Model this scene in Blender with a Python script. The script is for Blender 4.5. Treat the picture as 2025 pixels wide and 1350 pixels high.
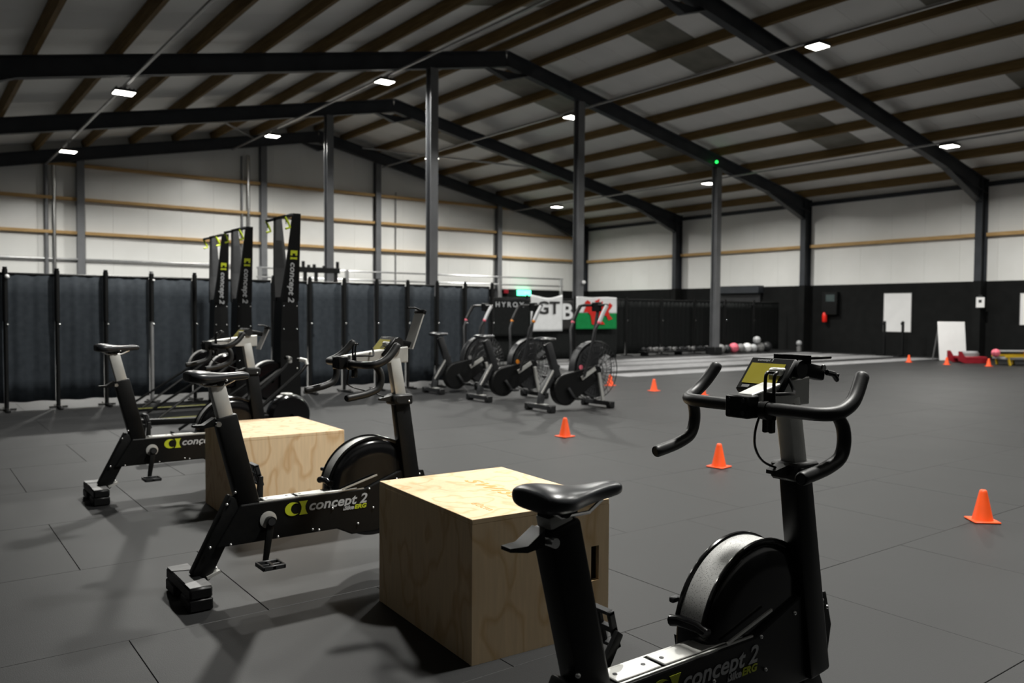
import bpy, bmesh, math, random
from mathutils import Vector, Matrix
random.seed(7)
for o in list(bpy.data.objects):
    bpy.data.objects.remove(o)
S = bpy.context.scene
COL = S.collection
V = Vector

# ------------------------------------------------------------------ camera
F_PX, YAW, PITCH, ROLL, HC = 1623.86, math.radians(36.722), math.radians(-2.0113), math.radians(0.3668), 1.198
fw = V((math.sin(YAW) * math.cos(PITCH), math.cos(YAW) * math.cos(PITCH), math.sin(PITCH)))
rt = V((math.cos(YAW), -math.sin(YAW), 0))
up = rt.cross(fw)
r2 = rt * math.cos(ROLL) + up * math.sin(ROLL)
u2 = -rt * math.sin(ROLL) + up * math.cos(ROLL)
cd = bpy.data.cameras.new('camera')
cam = bpy.data.objects.new('camera', cd)
COL.objects.link(cam)
cam.matrix_world = Matrix(((r2.x, u2.x, -fw.x, 0), (r2.y, u2.y, -fw.y, 0), (r2.z, u2.z, -fw.z, HC), (0, 0, 0, 1)))
cd.sensor_width = 36
cd.lens = F_PX / 2025 * 36
cd.clip_start = 0.05
cd.dof.use_dof = True
cd.dof.focus_distance = 2.5
cd.dof.aperture_fstop = 4.0
S.camera = cam

# ------------------------------------------------------------------ world, exposure
W = bpy.data.worlds.new('night')
S.world = W
W.use_nodes = True
W.node_tree.nodes['Background'].inputs[0].default_value = (0.02, 0.024, 0.03, 1)
W.node_tree.nodes['Background'].inputs[1].default_value = 0.05
S.view_settings.view_transform = 'Standard'
S.view_settings.look = 'None'
S.view_settings.gamma = 1
S.view_settings.use_curve_mapping = False
S.view_settings.exposure = 0.0
LAMP_W = 325.0
LAMP_SPREAD = math.radians(159)
LAMP_COL = (1.0, 0.985, 0.93)

# ------------------------------------------------------------------ materials
def nt(name):
    m = bpy.data.materials.new(name)
    m.use_nodes = True
    t = m.node_tree
    return m, t, t.nodes['Principled BSDF']

def mat(name, col, rough=0.5, metal=0.0, spec=0.5, col2=None, scale=20.0, bump=0.0, bscale=None, stretch=None, emit=None, estr=0.0, coat=0.0, lo=0.35, hi=0.65):
    m, t, b = nt(name)
    b.inputs['Base Color'].default_value = (*col, 1)
    b.inputs['Roughness'].default_value = rough
    b.inputs['Metallic'].default_value = metal
    b.inputs['Specular IOR Level'].default_value = spec
    if coat:
        b.inputs['Coat Weight'].default_value = coat
        b.inputs['Coat Roughness'].default_value = 0.12
    if emit:
        b.inputs['Emission Color'].default_value = (*emit, 1)
        b.inputs['Emission Strength'].default_value = estr
    if col2 or bump:
        tc = t.nodes.new('ShaderNodeTexCoord')
        mp = t.nodes.new('ShaderNodeMapping')
        if stretch:
            mp.inputs['Scale'].default_value = stretch
        t.links.new(tc.outputs['Object'], mp.inputs['Vector'])
        if col2:
            n = t.nodes.new('ShaderNodeTexNoise')
            n.inputs['Scale'].default_value = scale
            n.inputs['Detail'].default_value = 6
            t.links.new(mp.outputs[0], n.inputs['Vector'])
            r = t.nodes.new('ShaderNodeValToRGB')
            r.color_ramp.elements[0].position = lo
            r.color_ramp.elements[1].position = hi
            r.color_ramp.elements[0].color = (*col, 1)
            r.color_ramp.elements[1].color = (*col2, 1)
            t.links.new(n.outputs['Fac'], r.inputs[0])
            t.links.new(r.outputs[0], b.inputs['Base Color'])
        if bump:
            n2 = t.nodes.new('ShaderNodeTexNoise')
            n2.inputs['Scale'].default_value = bscale or scale * 3
            t.links.new(mp.outputs[0], n2.inputs['Vector'])
            bp = t.nodes.new('ShaderNodeBump')
            bp.inputs['Strength'].default_value = bump
            bp.inputs['Distance'].default_value = 0.01
            t.links.new(n2.outputs['Fac'], bp.inputs['Height'])
            t.links.new(bp.outputs[0], b.inputs['Normal'])
    return m

def floor_mat():
    m, t, b = nt('rubber_floor')
    g = t.nodes.new('ShaderNodeNewGeometry')
    a = t.nodes.new('ShaderNodeTexNoise'); a.inputs['Scale'].default_value = 0.9; a.inputs['Detail'].default_value = 5
    c = t.nodes.new('ShaderNodeTexNoise'); c.inputs['Scale'].default_value = 220; c.inputs['Detail'].default_value = 2
    t.links.new(g.outputs['Position'], a.inputs['Vector'])
    t.links.new(g.outputs['Position'], c.inputs['Vector'])
    r = t.nodes.new('ShaderNodeValToRGB')
    r.color_ramp.elements[0].position = 0.3; r.color_ramp.elements[1].position = 0.7
    r.color_ramp.elements[0].color = (0.0122, 0.0126, 0.0132, 1)
    r.color_ramp.elements[1].color = (0.0190, 0.0195, 0.0202, 1)
    t.links.new(a.outputs['Fac'], r.inputs[0])
    x = t.nodes.new('ShaderNodeMix'); x.data_type = 'RGBA'; x.blend_type = 'MULTIPLY'
    x.inputs['Factor'].default_value = 0.35
    t.links.new(r.outputs[0], x.inputs[6]); t.links.new(c.outputs['Fac'], x.inputs[7])
    t.links.new(x.outputs[2], b.inputs['Base Color'])
    rr = t.nodes.new('ShaderNodeMapRange')
    rr.inputs['To Min'].default_value = 0.50; rr.inputs['To Max'].default_value = 0.64
    t.links.new(a.outputs['Fac'], rr.inputs['Value']); t.links.new(rr.outputs[0], b.inputs['Roughness'])
    b.inputs['Specular IOR Level'].default_value = 0.36
    bp = t.nodes.new('ShaderNodeBump'); bp.inputs['Strength'].default_value = 0.12; bp.inputs['Distance'].default_value = 0.004
    t.links.new(c.outputs['Fac'], bp.inputs['Height']); t.links.new(bp.outputs[0], b.inputs['Normal'])
    return m

def ply_mat(name, seed, light=(0.84, 0.64, 0.40), dark=(0.60, 0.36, 0.14)):
    m, t, b = nt(name)
    tc = t.nodes.new('ShaderNodeTexCoord')
    mp = t.nodes.new('ShaderNodeMapping'); mp.inputs['Location'].default_value = (seed, seed * 0.7, seed * 0.3)
    mp.inputs['Scale'].default_value = (3.2, 3.2, 1.5)
    t.links.new(tc.outputs['Object'], mp.inputs['Vector'])
    n = t.nodes.new('ShaderNodeTexNoise'); n.inputs['Scale'].default_value = 1.3; n.inputs['Detail'].default_value = 2.5
    t.links.new(mp.outputs[0], n.inputs['Vector'])
    mu = t.nodes.new('ShaderNodeMath'); mu.operation = 'MULTIPLY'; mu.inputs[1].default_value = 7.0
    fr = t.nodes.new('ShaderNodeMath'); fr.operation = 'FRACT'
    t.links.new(n.outputs['Fac'], mu.inputs[0]); t.links.new(mu.outputs[0], fr.inputs[0])
    r = t.nodes.new('ShaderNodeValToRGB')
    e = r.color_ramp.elements
    e[0].position = 0.0; e[0].color = (*light, 1)
    e[1].position = 1.0; e[1].color = (*light, 1)
    k = e.new(0.62); k.color = (*[l * 0.95 for l in light], 1)
    k = e.new(0.84); k.color = (*dark, 1)
    k = e.new(0.93); k.color = (*[(l + d) / 2 for l, d in zip(light, dark)], 1)
    t.links.new(fr.outputs[0], r.inputs[0])
    n2 = t.nodes.new('ShaderNodeTexNoise'); n2.inputs['Scale'].default_value = 60; n2.inputs['Detail'].default_value = 3
    mp2 = t.nodes.new('ShaderNodeMapping'); mp2.inputs['Scale'].default_value = (1, 1, 0.08)
    t.links.new(tc.outputs['Object'], mp2.inputs['Vector']); t.links.new(mp2.outputs[0], n2.inputs['Vector'])
    x = t.nodes.new('ShaderNodeMix'); x.data_type = 'RGBA'
    x.inputs['Factor'].default_value = 0.55
    x.inputs[6].default_value = (*light, 1)
    t.links.new(r.outputs[0], x.inputs[7])
    y = t.nodes.new('ShaderNodeMix'); y.data_type = 'RGBA'; y.blend_type = 'MULTIPLY'; y.inputs['Factor'].default_value = 0.25
    t.links.new(x.outputs[2], y.inputs[6]); t.links.new(n2.outputs['Fac'], y.inputs[7])
    t.links.new(y.outputs[2], b.inputs['Base Color'])
    b.inputs['Roughness'].default_value = 0.55
    b.inputs['Specular IOR Level'].default_value = 0.3
    return m

def perforated_mat():
    m, t, b = nt('perforated_band')
    tc = t.nodes.new('ShaderNodeTexCoord')
    v = t.nodes.new('ShaderNodeTexVoronoi'); v.inputs['Scale'].default_value = 260
    t.links.new(tc.outputs['Object'], v.inputs['Vector'])
    r = t.nodes.new('ShaderNodeValToRGB')
    r.color_ramp.elements[0].position = 0.18; r.color_ramp.elements[1].position = 0.32
    r.color_ramp.elements[0].color = (0.12, 0.12, 0.12, 1); r.color_ramp.elements[1].color = (0.52, 0.52, 0.51, 1)
    t.links.new(v.outputs['Distance'], r.inputs[0]); t.links.new(r.outputs[0], b.inputs['Base Color'])
    b.inputs['Roughness'].default_value = 0.45; b.inputs['Metallic'].default_value = 0.3
    return m

M = dict(
    floor=floor_mat(),
    slab=mat('floor_slab', (0.012, 0.012, 0.012), 0.9, spec=0.1),
    lane=mat('pale_turf', (0.20, 0.20, 0.205), 0.85, spec=0.2, col2=(0.27, 0.27, 0.275), scale=6, bump=0.2, bscale=300),
    panel=mat('white_wall_panel', (0.78, 0.78, 0.755), 0.28, spec=0.5, col2=(0.82, 0.82, 0.80), scale=1.2),
    roof=mat('roof_liner', (0.80, 0.80, 0.78), 0.45, spec=0.4, col2=(0.86, 0.86, 0.84), scale=0.8),
    liner=mat('grey_wall_liner', (0.13, 0.13, 0.13), 0.6, spec=0.3, col2=(0.16, 0.16, 0.16), scale=2),
    rooflight=mat('dull_rooflight', (0.16, 0.155, 0.13), 0.5, spec=0.4, col2=(0.22, 0.21, 0.18), scale=2),
    steel=mat('dark_blue_grey_steel', (0.026, 0.030, 0.036), 0.5, spec=0.4, col2=(0.034, 0.038, 0.045), scale=3),
    column=mat('grey_painted_column', (0.17, 0.175, 0.185), 0.33, metal=0.35, spec=0.5, col2=(0.21, 0.215, 0.225), scale=2),
    galv=mat('galvanised_tube', (0.42, 0.43, 0.44), 0.35, metal=0.8, col2=(0.5, 0.5, 0.5), scale=9),
    timber=mat('roof_timber', (0.135, 0.085, 0.030), 0.7, spec=0.25, col2=(0.20, 0.13, 0.05), scale=3, stretch=(12, 0.6, 12)),
    railt=mat('wall_rail_timber', (0.42, 0.26, 0.10), 0.65, spec=0.25, col2=(0.56, 0.37, 0.17), scale=3, stretch=(0.7, 0.7, 14)),
    dado=mat('charcoal_painted_block', (0.0060, 0.0066, 0.0066), 0.78, spec=0.14, col2=(0.0085, 0.009, 0.009), scale=4),
    drape=mat('slate_drape', (0.019, 0.024, 0.030), 0.75, spec=0.2, col2=(0.027, 0.033, 0.040), scale=14),
    drape2=mat('black_drape', (0.008, 0.0095, 0.0095), 0.85, spec=0.15, col2=(0.012, 0.013, 0.013), scale=14),
    black=mat('black_powder_coat', (0.0035, 0.0038, 0.004), 0.40, spec=0.28, col2=(0.005, 0.0053, 0.0055), scale=60),
    gloss=mat('gloss_black_plastic', (0.003, 0.0032, 0.0035), 0.16, spec=0.42, col2=(0.0045, 0.0045, 0.005), scale=40),
    rubber=mat('soft_black_rubber', (0.007, 0.0075, 0.008), 0.46, spec=0.42, col2=(0.010, 0.0105, 0.011), scale=90, bump=0.06, bscale=500),
    saddle=mat('saddle_vinyl', (0.011, 0.0125, 0.015), 0.34, spec=0.5, col2=(0.014, 0.016, 0.019), scale=30),
    silver=mat('satin_aluminium', (0.60, 0.60, 0.575), 0.38, metal=0.55, spec=0.5, col2=(0.66, 0.66, 0.63), scale=18),
    chrome=mat('bright_metal', (0.75, 0.75, 0.74), 0.22, metal=1.0, col2=(0.8, 0.8, 0.79), scale=30),
    bolt=mat('zinc_bolt', (0.85, 0.85, 0.84), 0.25, metal=0.9, col2=(0.7, 0.7, 0.7), scale=100),
    grey=mat('mid_grey_plastic', (0.18, 0.18, 0.18), 0.5, col2=(0.22, 0.22, 0.22), scale=40),
    dgrey=mat('dark_grey_metal', (0.022, 0.023, 0.025), 0.42, metal=0.2, col2=(0.030, 0.031, 0.033), scale=12),
    stripe=mat('dull_yellow_edge', (0.28, 0.28, 0.06), 0.6, col2=(0.24, 0.24, 0.05), scale=20),
    lime=mat('lime_print', (0.50, 0.56, 0.02), 0.5, col2=(0.46, 0.52, 0.02), scale=40),
    limeh=mat('lime_handle', (0.60, 0.75, 0.02), 0.45, col2=(0.54, 0.68, 0.02), scale=40),
    print=mat('pale_print', (0.42, 0.43, 0.44), 0.5, col2=(0.46, 0.47, 0.48), scale=60),
    lcd=mat('olive_lcd', (0.30, 0.26, 0.03), 0.25, spec=0.5, col2=(0.33, 0.29, 0.045), scale=8),
    perf=perforated_mat(),
    ply=ply_mat('birch_plywood', 1.7),
    ply2=ply_mat('pine_plywood', 5.3, light=(0.92, 0.68, 0.42), dark=(0.62, 0.34, 0.13)),
    hole_shade=mat('painted_inside_shade', (0.01, 0.008, 0.005), 0.9, spec=0.1, col2=(0.014, 0.011, 0.008), scale=20),  # near-black brown, shade of the box interior put into colour
    burn=mat('burnt_print', (0.62, 0.30, 0.06), 0.6, col2=(0.66, 0.35, 0.09), scale=40),
    cone=mat('orange_cone', (0.95, 0.10, 0.015), 0.45, spec=0.4, col2=(0.88, 0.09, 0.015), scale=12),
    white=mat('white_board', (0.80, 0.80, 0.80), 0.4, col2=(0.84, 0.84, 0.84), scale=3),
    cloth_w=mat('white_banner', (0.72, 0.73, 0.74), 0.8, spec=0.2, col2=(0.78, 0.79, 0.80), scale=6),
    ink=mat('black_ink', (0.012, 0.012, 0.012), 0.7, col2=(0.016, 0.016, 0.016), scale=30),
    green=mat('flag_green', (0.005, 0.20, 0.05), 0.8, spec=0.2, col2=(0.006, 0.23, 0.06), scale=8),
    red=mat('flag_red', (0.55, 0.02, 0.015), 0.8, spec=0.2, col2=(0.6, 0.03, 0.02), scale=8),
    redp=mat('red_paint', (0.24, 0.005, 0.014), 0.45, col2=(0.28, 0.008, 0.018), scale=14),
    bright_red=mat('bright_red_paint', (0.9, 0.02, 0.01), 0.35, col2=(0.85, 0.02, 0.01), scale=14),
    pink=mat('pink_leather', (0.80, 0.16, 0.22), 0.55, col2=(0.75, 0.13, 0.19), scale=12),
    yellow=mat('yellow_paint', (0.65, 0.42, 0.01), 0.45, col2=(0.58, 0.37, 0.01), scale=14),
    orangep=mat('orange_plastic', (0.75, 0.25, 0.01), 0.45, col2=(0.7, 0.22, 0.01), scale=14),
    exit=mat('lit_green_sign', (0.02, 0.6, 0.25), 0.4, col2=(0.02, 0.65, 0.3), scale=5, emit=(0.10, 1.0, 0.45), estr=5.0),
    led=mat('green_indicator', (0.0, 0.5, 0.05), 0.4, col2=(0.0, 0.45, 0.05), scale=5, emit=(0.02, 1.0, 0.12), estr=2.5),
    lens=mat('lamp_lens', (0.9, 0.9, 0.85), 0.4, col2=(0.85, 0.85, 0.8), scale=9, emit=(1.0, 0.97, 0.88), estr=14.0),
    glass=mat('dusky_glass', (0.05, 0.07, 0.07), 0.15, spec=0.6, col2=(0.06, 0.08, 0.08), scale=6),
)

# ------------------------------------------------------------------ mesh builder
class MB:
    def __init__(s):
        s.bm = bmesh.new()
    def _t(s, verts, mtx):
        if mtx is not None:
            bmesh.ops.transform(s.bm, matrix=mtx, verts=verts)
    def box(s, lo, hi, bevel=0.0, mtx=None, seg=1):
        lo = V(lo); hi = V(hi)
        g = bmesh.ops.create_cube(s.bm, size=1)
        vs = g['verts']
        for v in vs:
            v.co = V((lo.x + (v.co.x + .5) * (hi.x - lo.x), lo.y + (v.co.y + .5) * (hi.y - lo.y), lo.z + (v.co.z + .5) * (hi.z - lo.z)))
        if bevel:
            es = list({e for v in vs for e in v.link_edges})
            r = bmesh.ops.bevel(s.bm, geom=es, offset=bevel, segments=seg, affect='EDGES', profile=0.5)
            vs = list({v for f in r['faces'] for v in f.verts} | {v for v in vs if v.is_valid})
            if mtx is not None:
                ext = set(vs)
                for v in list(ext):
                    for e in v.link_edges:
                        ext.add(e.other_vert(v))
                vs = list(ext)
        s._t(vs, mtx)
        return s
    def beam(s, a, b, w, h, up=(0, 1, 0), w2=None, h2=None, bevel=0.0):
        """box bar from a to b; w across 'up' direction, h along the other normal"""
        a = V(a); b = V(b); d = (b - a).normalized(); u = V(up)
        u = (u - d * u.dot(d)).normalized(); n = d.cross(u)
        w2 = w if w2 is None else w2; h2 = h if h2 is None else h2
        rings = []
        for p, ww, hh in ((a, w, h), (b, w2, h2)):
            rings.append([s.bm.verts.new(p + u * (i * ww / 2) + n * (j * hh / 2)) for i, j in ((-1, -1), (1, -1), (1, 1), (-1, 1))])
        A, B = rings
        fs = [s.bm.faces.new(A[::-1]), s.bm.faces.new(B)]
        for i in range(4):
            fs.append(s.bm.faces.new((A[i], A[(i + 1) % 4], B[(i + 1) % 4], B[i])))
        if bevel:
            es = list({e for f in fs for e in f.edges})
            bmesh.ops.bevel(s.bm, geom=es, offset=bevel, segments=2, affect='EDGES', profile=0.5)
        return s
    def tube(s, pts, r, n=10, closed=False, cap=True):
        pts = [V(p) for p in pts]
        N = len(pts)
        rs = r if isinstance(r, (list, tuple)) else [r] * N
        tang = []
        for i in range(N):
            if closed:
                t = pts[(i + 1) % N] - pts[i - 1]
            else:
                t = pts[min(i + 1, N - 1)] - pts[max(i - 1, 0)]
            tang.append(t.normalized())
        ref = V((0, 0, 1)) if abs(tang[0].z) < 0.9 else V((1, 0, 0))
        nrm = (ref - tang[0] * ref.dot(tang[0])).normalized()
        rings = []
        for i in range(N):
            t = tang[i]
            nrm = (nrm - t * nrm.dot(t)).normalized()
            bn = t.cross(nrm)
            rings.append([s.bm.verts.new(pts[i] + (nrm * math.cos(2 * math.pi * k / n) + bn * math.sin(2 * math.pi * k / n)) * rs[i]) for k in range(n)])
        for i in range(N if closed else N - 1):
            A = rings[i]; B = rings[(i + 1) % N]
            for k in range(n):
                s.bm.faces.new((A[k], A[(k + 1) % n], B[(k + 1) % n], B[k]))
        if cap and not closed:
            s.bm.faces.new(rings[0][::-1]); s.bm.faces.new(rings[-1])
        return s
    def stube(s, pts, r, n=12, sub=5):
        """tube along a Catmull-Rom spline through pts"""
        P = [V(p) for p in pts]; N = len(P)
        rs = list(r) if isinstance(r, (list, tuple)) else [r] * N
        out, ro = [], []
        for i in range(N - 1):
            p0, p1, p2, p3 = P[max(i - 1, 0)], P[i], P[i + 1], P[min(i + 2, N - 1)]
            for k in range(sub):
                t = k / sub
                out.append(.5 * ((2 * p1) + (p2 - p0) * t + (2 * p0 - 5 * p1 + 4 * p2 - p3) * t * t + (3 * p1 - p0 - 3 * p2 + p3) * t ** 3))
                ro.append(rs[i] * (1 - t) + rs[i + 1] * t)
        out.append(P[-1]); ro.append(rs[-1])
        return s.tube(out, ro, n)
    def cyl(s, a, b, r, n=16, r2=None):
        return s.tube([a, b], [r, r if r2 is None else r2], n)
    def prism(s, poly, axis, lo, hi):
        """polygon of 2D points extruded along axis ('x': poly=(y,z), 'y': poly=(x,z), 'z': poly=(x,y))"""
        def p(a, b, c):
            return {'x': (c, a, b), 'y': (a, c, b), 'z': (a, b, c)}[axis]
        A = [s.bm.verts.new(p(a, b, lo)) for a, b in poly]
        B = [s.bm.verts.new(p(a, b, hi)) for a, b in poly]
        n = len(poly)
        s.bm.faces.new(A[::-1]); s.bm.faces.new(B)
        for i in range(n):
            s.bm.faces.new((A[i], A[(i + 1) % n], B[(i + 1) % n], B[i]))
        return s
    def lathe(s, prof, c, axis='z', n=32, a0=0.0, a1=2 * math.pi, closed_prof=False):
        """prof = [(radius, offset along axis)]"""
        c = V(c)
        full = abs(a1 - a0 - 2 * math.pi) < 1e-6
        cnt = n if full else n + 1
        rings = []
        for i in range(cnt):
            a = a0 + (a1 - a0) * i / n
            ring = []
            for r, h in prof:
                u, w = r * math.cos(a), r * math.sin(a)
                d = {'z': (u, w, h), 'y': (u, h, w), 'x': (h, u, w)}[axis]
                ring.append(s.bm.verts.new(c + V(d)))
            rings.append(ring)
        m = len(prof)
        for i in range(n):
            A = rings[i]; B = rings[(i + 1) % cnt]
            for k in range(m if closed_prof else m - 1):
                q = (A[k], A[(k + 1) % m], B[(k + 1) % m], B[k])
                s.bm.faces.new(q)
        if closed_prof and not full:
            s.bm.faces.new(rings[0][::-1]); s.bm.faces.new(rings[-1])
        return s
    def sphere(s, c, r, seg=16, ring=10):
        g = bmesh.ops.create_uvsphere(s.bm, u_segments=seg, v_segments=ring, radius=r)
        bmesh.ops.translate(s.bm, vec=V(c), verts=g['verts'])
        return s
    def loft(s, rings, cap=True):
        R = [[s.bm.verts.new(V(p)) for p in ring] for ring in rings]
        n = len(R[0])
        for A, B in zip(R, R[1:]):
            for k in range(n):
                s.bm.faces.new((A[k], A[(k + 1) % n], B[(k + 1) % n], B[k]))
        if cap:
            s.bm.faces.new(R[0][::-1]); s.bm.faces.new(R[-1])
        return s
    def mesh(s, name, smooth=True):
        bmesh.ops.remove_doubles(s.bm, verts=s.bm.verts, dist=1e-6)
        bmesh.ops.recalc_face_normals(s.bm, faces=s.bm.faces)
        me = bpy.data.meshes.new(name)
        s.bm.to_mesh(me); s.bm.free()
        if smooth:
            for p in me.polygons:
                p.use_smooth = True
            me.set_sharp_from_angle(angle=math.radians(38))
        return me

def link(name, me, m=None, parent=None, loc=None):
    o = bpy.data.objects.new(name, me)
    if m is not None and not me.materials:
        me.materials.append(M[m] if isinstance(m, str) else m)
    COL.objects.link(o)
    if parent is not None:
        o.parent = parent
    if loc is not None:
        o.location = loc
    return o

def part(name, mb, m, parent=None, label=None, smooth=True):
    o = link(name, mb.mesh(name, smooth), m, parent)
    if label:
        o['label'] = label
    return o

def tag(o, label, cat, group=None):
    o['label'] = label; o['category'] = cat
    if group:
        o['group'] = group
    return o

def thing(name, label, cat, loc=(0, 0, 0), rz=0.0, group=None):
    o = bpy.data.objects.new(name, None)
    o.empty_display_size = 0.1
    COL.objects.link(o)
    o.location = loc; o.rotation_euler = (0, 0, rz)
    return tag(o, label, cat, group)

def struct(o):
    o['kind'] = 'structure'
    return o

def copy_tree(o, parent=None):
    c = o.copy(); COL.objects.link(c); c.parent = parent
    for ch in list(o.children):
        copy_tree(ch, c)
    return c

def text_part(name, body, size, m, parent, mtx, shear=0.0, bold=0.0, width=None, thick=0.0006, space=1.0, align='LEFT'):
    cu = bpy.data.curves.new(name, 'FONT')
    cu.body = body; cu.size = size; cu.shear = shear; cu.offset = bold; cu.extrude = thick
    cu.space_character = space; cu.align_x = align; cu.resolution_u = 3
    tmp = bpy.data.objects.new(name + '_tmp', cu)
    COL.objects.link(tmp)
    dg = bpy.context.evaluated_depsgraph_get()
    me = bpy.data.meshes.new_from_object(tmp.evaluated_get(dg))
    bpy.data.objects.remove(tmp)
    bpy.data.curves.remove(cu)
    xs = [v.co.x for v in me.vertices]
    if width and xs:
        k = width / (max(xs) - min(xs))
        x0 = min(xs)
        for v in me.vertices:
            v.co.x = (v.co.x - (x0 if align == 'LEFT' else 0)) * k
    me.materials.clear()
    o = link(name, me, m, parent)
    o.matrix_local = mtx
    return o

def frame_mtx(origin, xdir, ydir):
    x = V(xdir).normalized(); y = V(ydir).normalized(); z = x.cross(y)
    return Matrix(((x.x, y.x, z.x, origin[0]), (x.y, y.y, z.y, origin[1]), (x.z, y.z, z.z, origin[2]), (0, 0, 0, 1)))

ORD = ['first', 'second', 'third', 'fourth', 'fifth', 'sixth', 'seventh', 'eighth', 'ninth', 'tenth', 'eleventh', 'twelfth', 'thirteenth', 'fourteenth', 'fifteenth', 'sixteenth', 'seventeenth', 'eighteenth']

# ------------------------------------------------------------------ the hall
X0, X1, Y0, Y1 = -0.75, 24.05, -0.90, 27.10
XR, ZR, SL = 11.65, 7.62, 0.2
DADO = 2.15
def zroof(x):
    return ZR - SL * abs(x - XR)

# floor and rubber tiles
floor = struct(link('floor', MB().box((X0 - .1, Y0 - .1, -0.14), (X1 + .1, Y1 + .1, -0.02)).mesh('floor', False), 'slab'))
tiles = []
j = 0
y = 2.19 - 4
while y < Y1:
    off = 0.65 if j % 2 == 0 else 0.17
    x = off - 3
    while x < X1:
        lo = (max(x, X0), max(y, Y0)); hi = (min(x + 1, X1), min(y + 1, Y1))
        if hi[0] - lo[0] > .05 and hi[1] - lo[1] > .05:
            tiles.append((lo, hi))
        x += 1
    y += 1; j += 1
def in_view(x, y):
    d = V((x, y, 0)) - V((0, 0, HC))
    z = d.dot(fw)
    if z < .3:
        return None
    px, py = d.dot(r2) / z * F_PX, -d.dot(u2) / z * F_PX
    return z if abs(px) < 1150 and py < 800 else None
cand = []
for lo, hi in tiles:
    if hi[0] - lo[0] > .999 and hi[1] - lo[1] > .999:
        ds = [in_view(a, b) for a in (lo[0], (lo[0] + hi[0]) / 2, hi[0]) for b in (lo[1], (lo[1] + hi[1]) / 2, hi[1])]
        ds = [d for d in ds if d]
        if ds:
            cand.append((min(ds), lo, hi))
cand.sort(key=lambda c: c[0])
single = {c[1] for c in cand[:290]}
G = 0.0011
def tile_mb(mb, lo, hi):
    x0, y0, x1, y1 = lo[0] + G, lo[1] + G, hi[0] - G, hi[1] - G
    b = 0.0013
    rings = [[(x0, y0, -.02), (x1, y0, -.02), (x1, y1, -.02), (x0, y1, -.02)],
             [(x0, y0, -b), (x1, y0, -b), (x1, y1, -b), (x0, y1, -b)],
             [(x0 + b, y0 + b, 0), (x1 - b, y0 + b, 0), (x1 - b, y1 - b, 0), (x0 + b, y1 - b, 0)]]
    mb.loft(rings)
tm = MB(); tile_mb(tm, (0, 0), (1, 1)); tile_me = tm.mesh('rubber_tile', False)
rest = MB()
for lo, hi in tiles:
    if lo in single:
        link('rubber_tile', tile_me, 'floor', floor, (lo[0], lo[1], random.uniform(-.0006, .0004)))
    else:
        tile_mb(rest, lo, hi)
o = part('rubber_tile', rest, 'floor', floor, smooth=False); o['kind'] = 'stuff'

# pale turf lanes at the far right
for k, (ya, yb) in enumerate(((11.05, 11.72), (12.35, 13.3), (13.5, 14.4), (14.65, 15.3))):
    tag(part('turf_lane', MB().box((11.0 + .25 * k, ya, .0005), (22.95, yb, .008), .002), 'lane'),
        'pale grey turf strip on the floor, %s from the orange cones' % ORD[k], 'turf strip', 'turf strips')

# walls: dark lower part, white panels above, timber rails
def wall(name, side):
    w = struct(bpy.data.objects.new(name, None)); COL.objects.link(w)
    along_x = side in ('back', 'front')
    a0, a1 = (X0, X1) if along_x else (Y0, Y1)
    pos = {'back': Y1, 'front': Y0, 'left': X0, 'right': X1}[side]
    sgn = 1 if side in ('back', 'right') else -1      # outward
    def put(mb, lo, hi, z0, z1a, z1b, d0, d1):
        """panel from lo..hi along the wall, top edge z1a..z1b, depth d0..d1 outward"""
        q = sorted((pos + sgn * d0, pos + sgn * d1))
        poly = [(lo, z0), (hi, z0), (hi, z1b), (lo, z1a)]
        mb.prism(poly, 'y' if along_x else 'x', q[0], q[1])
    mb = MB(); put(mb, a0, a1, 0, DADO, DADO, -.03, .12); part('lower_wall', mb, 'dado', w, smooth=False)
    mb = MB(); put(mb, a0, a1, 0, 4.9, 4.9, .06, .14); part('backing', mb, 'dado', w, smooth=False)
    n = int(round((a1 - a0) / 1.0)); st = (a1 - a0) / n
    for i in range(n):
        lo, hi = a0 + i * st + .002, a0 + (i + 1) * st - .002
        if along_x:
            if lo < XR < hi:
                mb = MB()
                q = sorted((pos, pos + sgn * .06))
                mb.prism([(lo, DADO), (hi, DADO), (hi, zroof(hi)), (XR, ZR), (lo, zroof(lo))], 'y', q[0], q[1])
            else:
                mb = MB(); put(mb, lo, hi, DADO, zroof(lo), zroof(hi), 0, .06)
        else:
            mb = MB(); put(mb, lo, hi, DADO, zroof(X1) + .02, zroof(X1) + .02, 0, .06)
        part('wall_panel', mb, 'panel' if side in ('back', 'right') else 'liner', w, smooth=False)
    return w
wall_back = wall('wall_back', 'back')
wall_right = wall('wall_right', 'right')
wall_left = wall('wall_left', 'left')
wall_front = wall('wall_front', 'front')
FR = [-0.45, 5.0, 10.45, 15.9, 21.45, 26.80]
GP = [4.3, 9.75, 13.97, 19.4]
# timber rails
ends = [X0] + GP + [X1]
for z in (3.45, 4.43, 5.42):
    for a, b in zip(ends, ends[1:]):
        lo = max(a, XR - (ZR - .45 - z) / SL); hi = min(b, XR + (ZR - .45 - z) / SL)
        if hi - lo > .4:
            part('timber_rail', MB().box((lo + .09, Y1 - .16, z - .045), (hi - .09, Y1 - .002, z + .045), .004), 'railt', wall_back)
for z in (3.42,):
    for a, b in zip(FR, FR[1:]):
        part('timber_rail', MB().box((X1 - .14, a + .1, z - .05), (X1 - .002, b - .1, z + .05), .004), 'railt', wall_right)
part('eaves_trim', MB().box((X1 - .10, Y0, 4.74), (X1 - .002, Y1, 4.86), .004), 'steel', wall_right)
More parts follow.
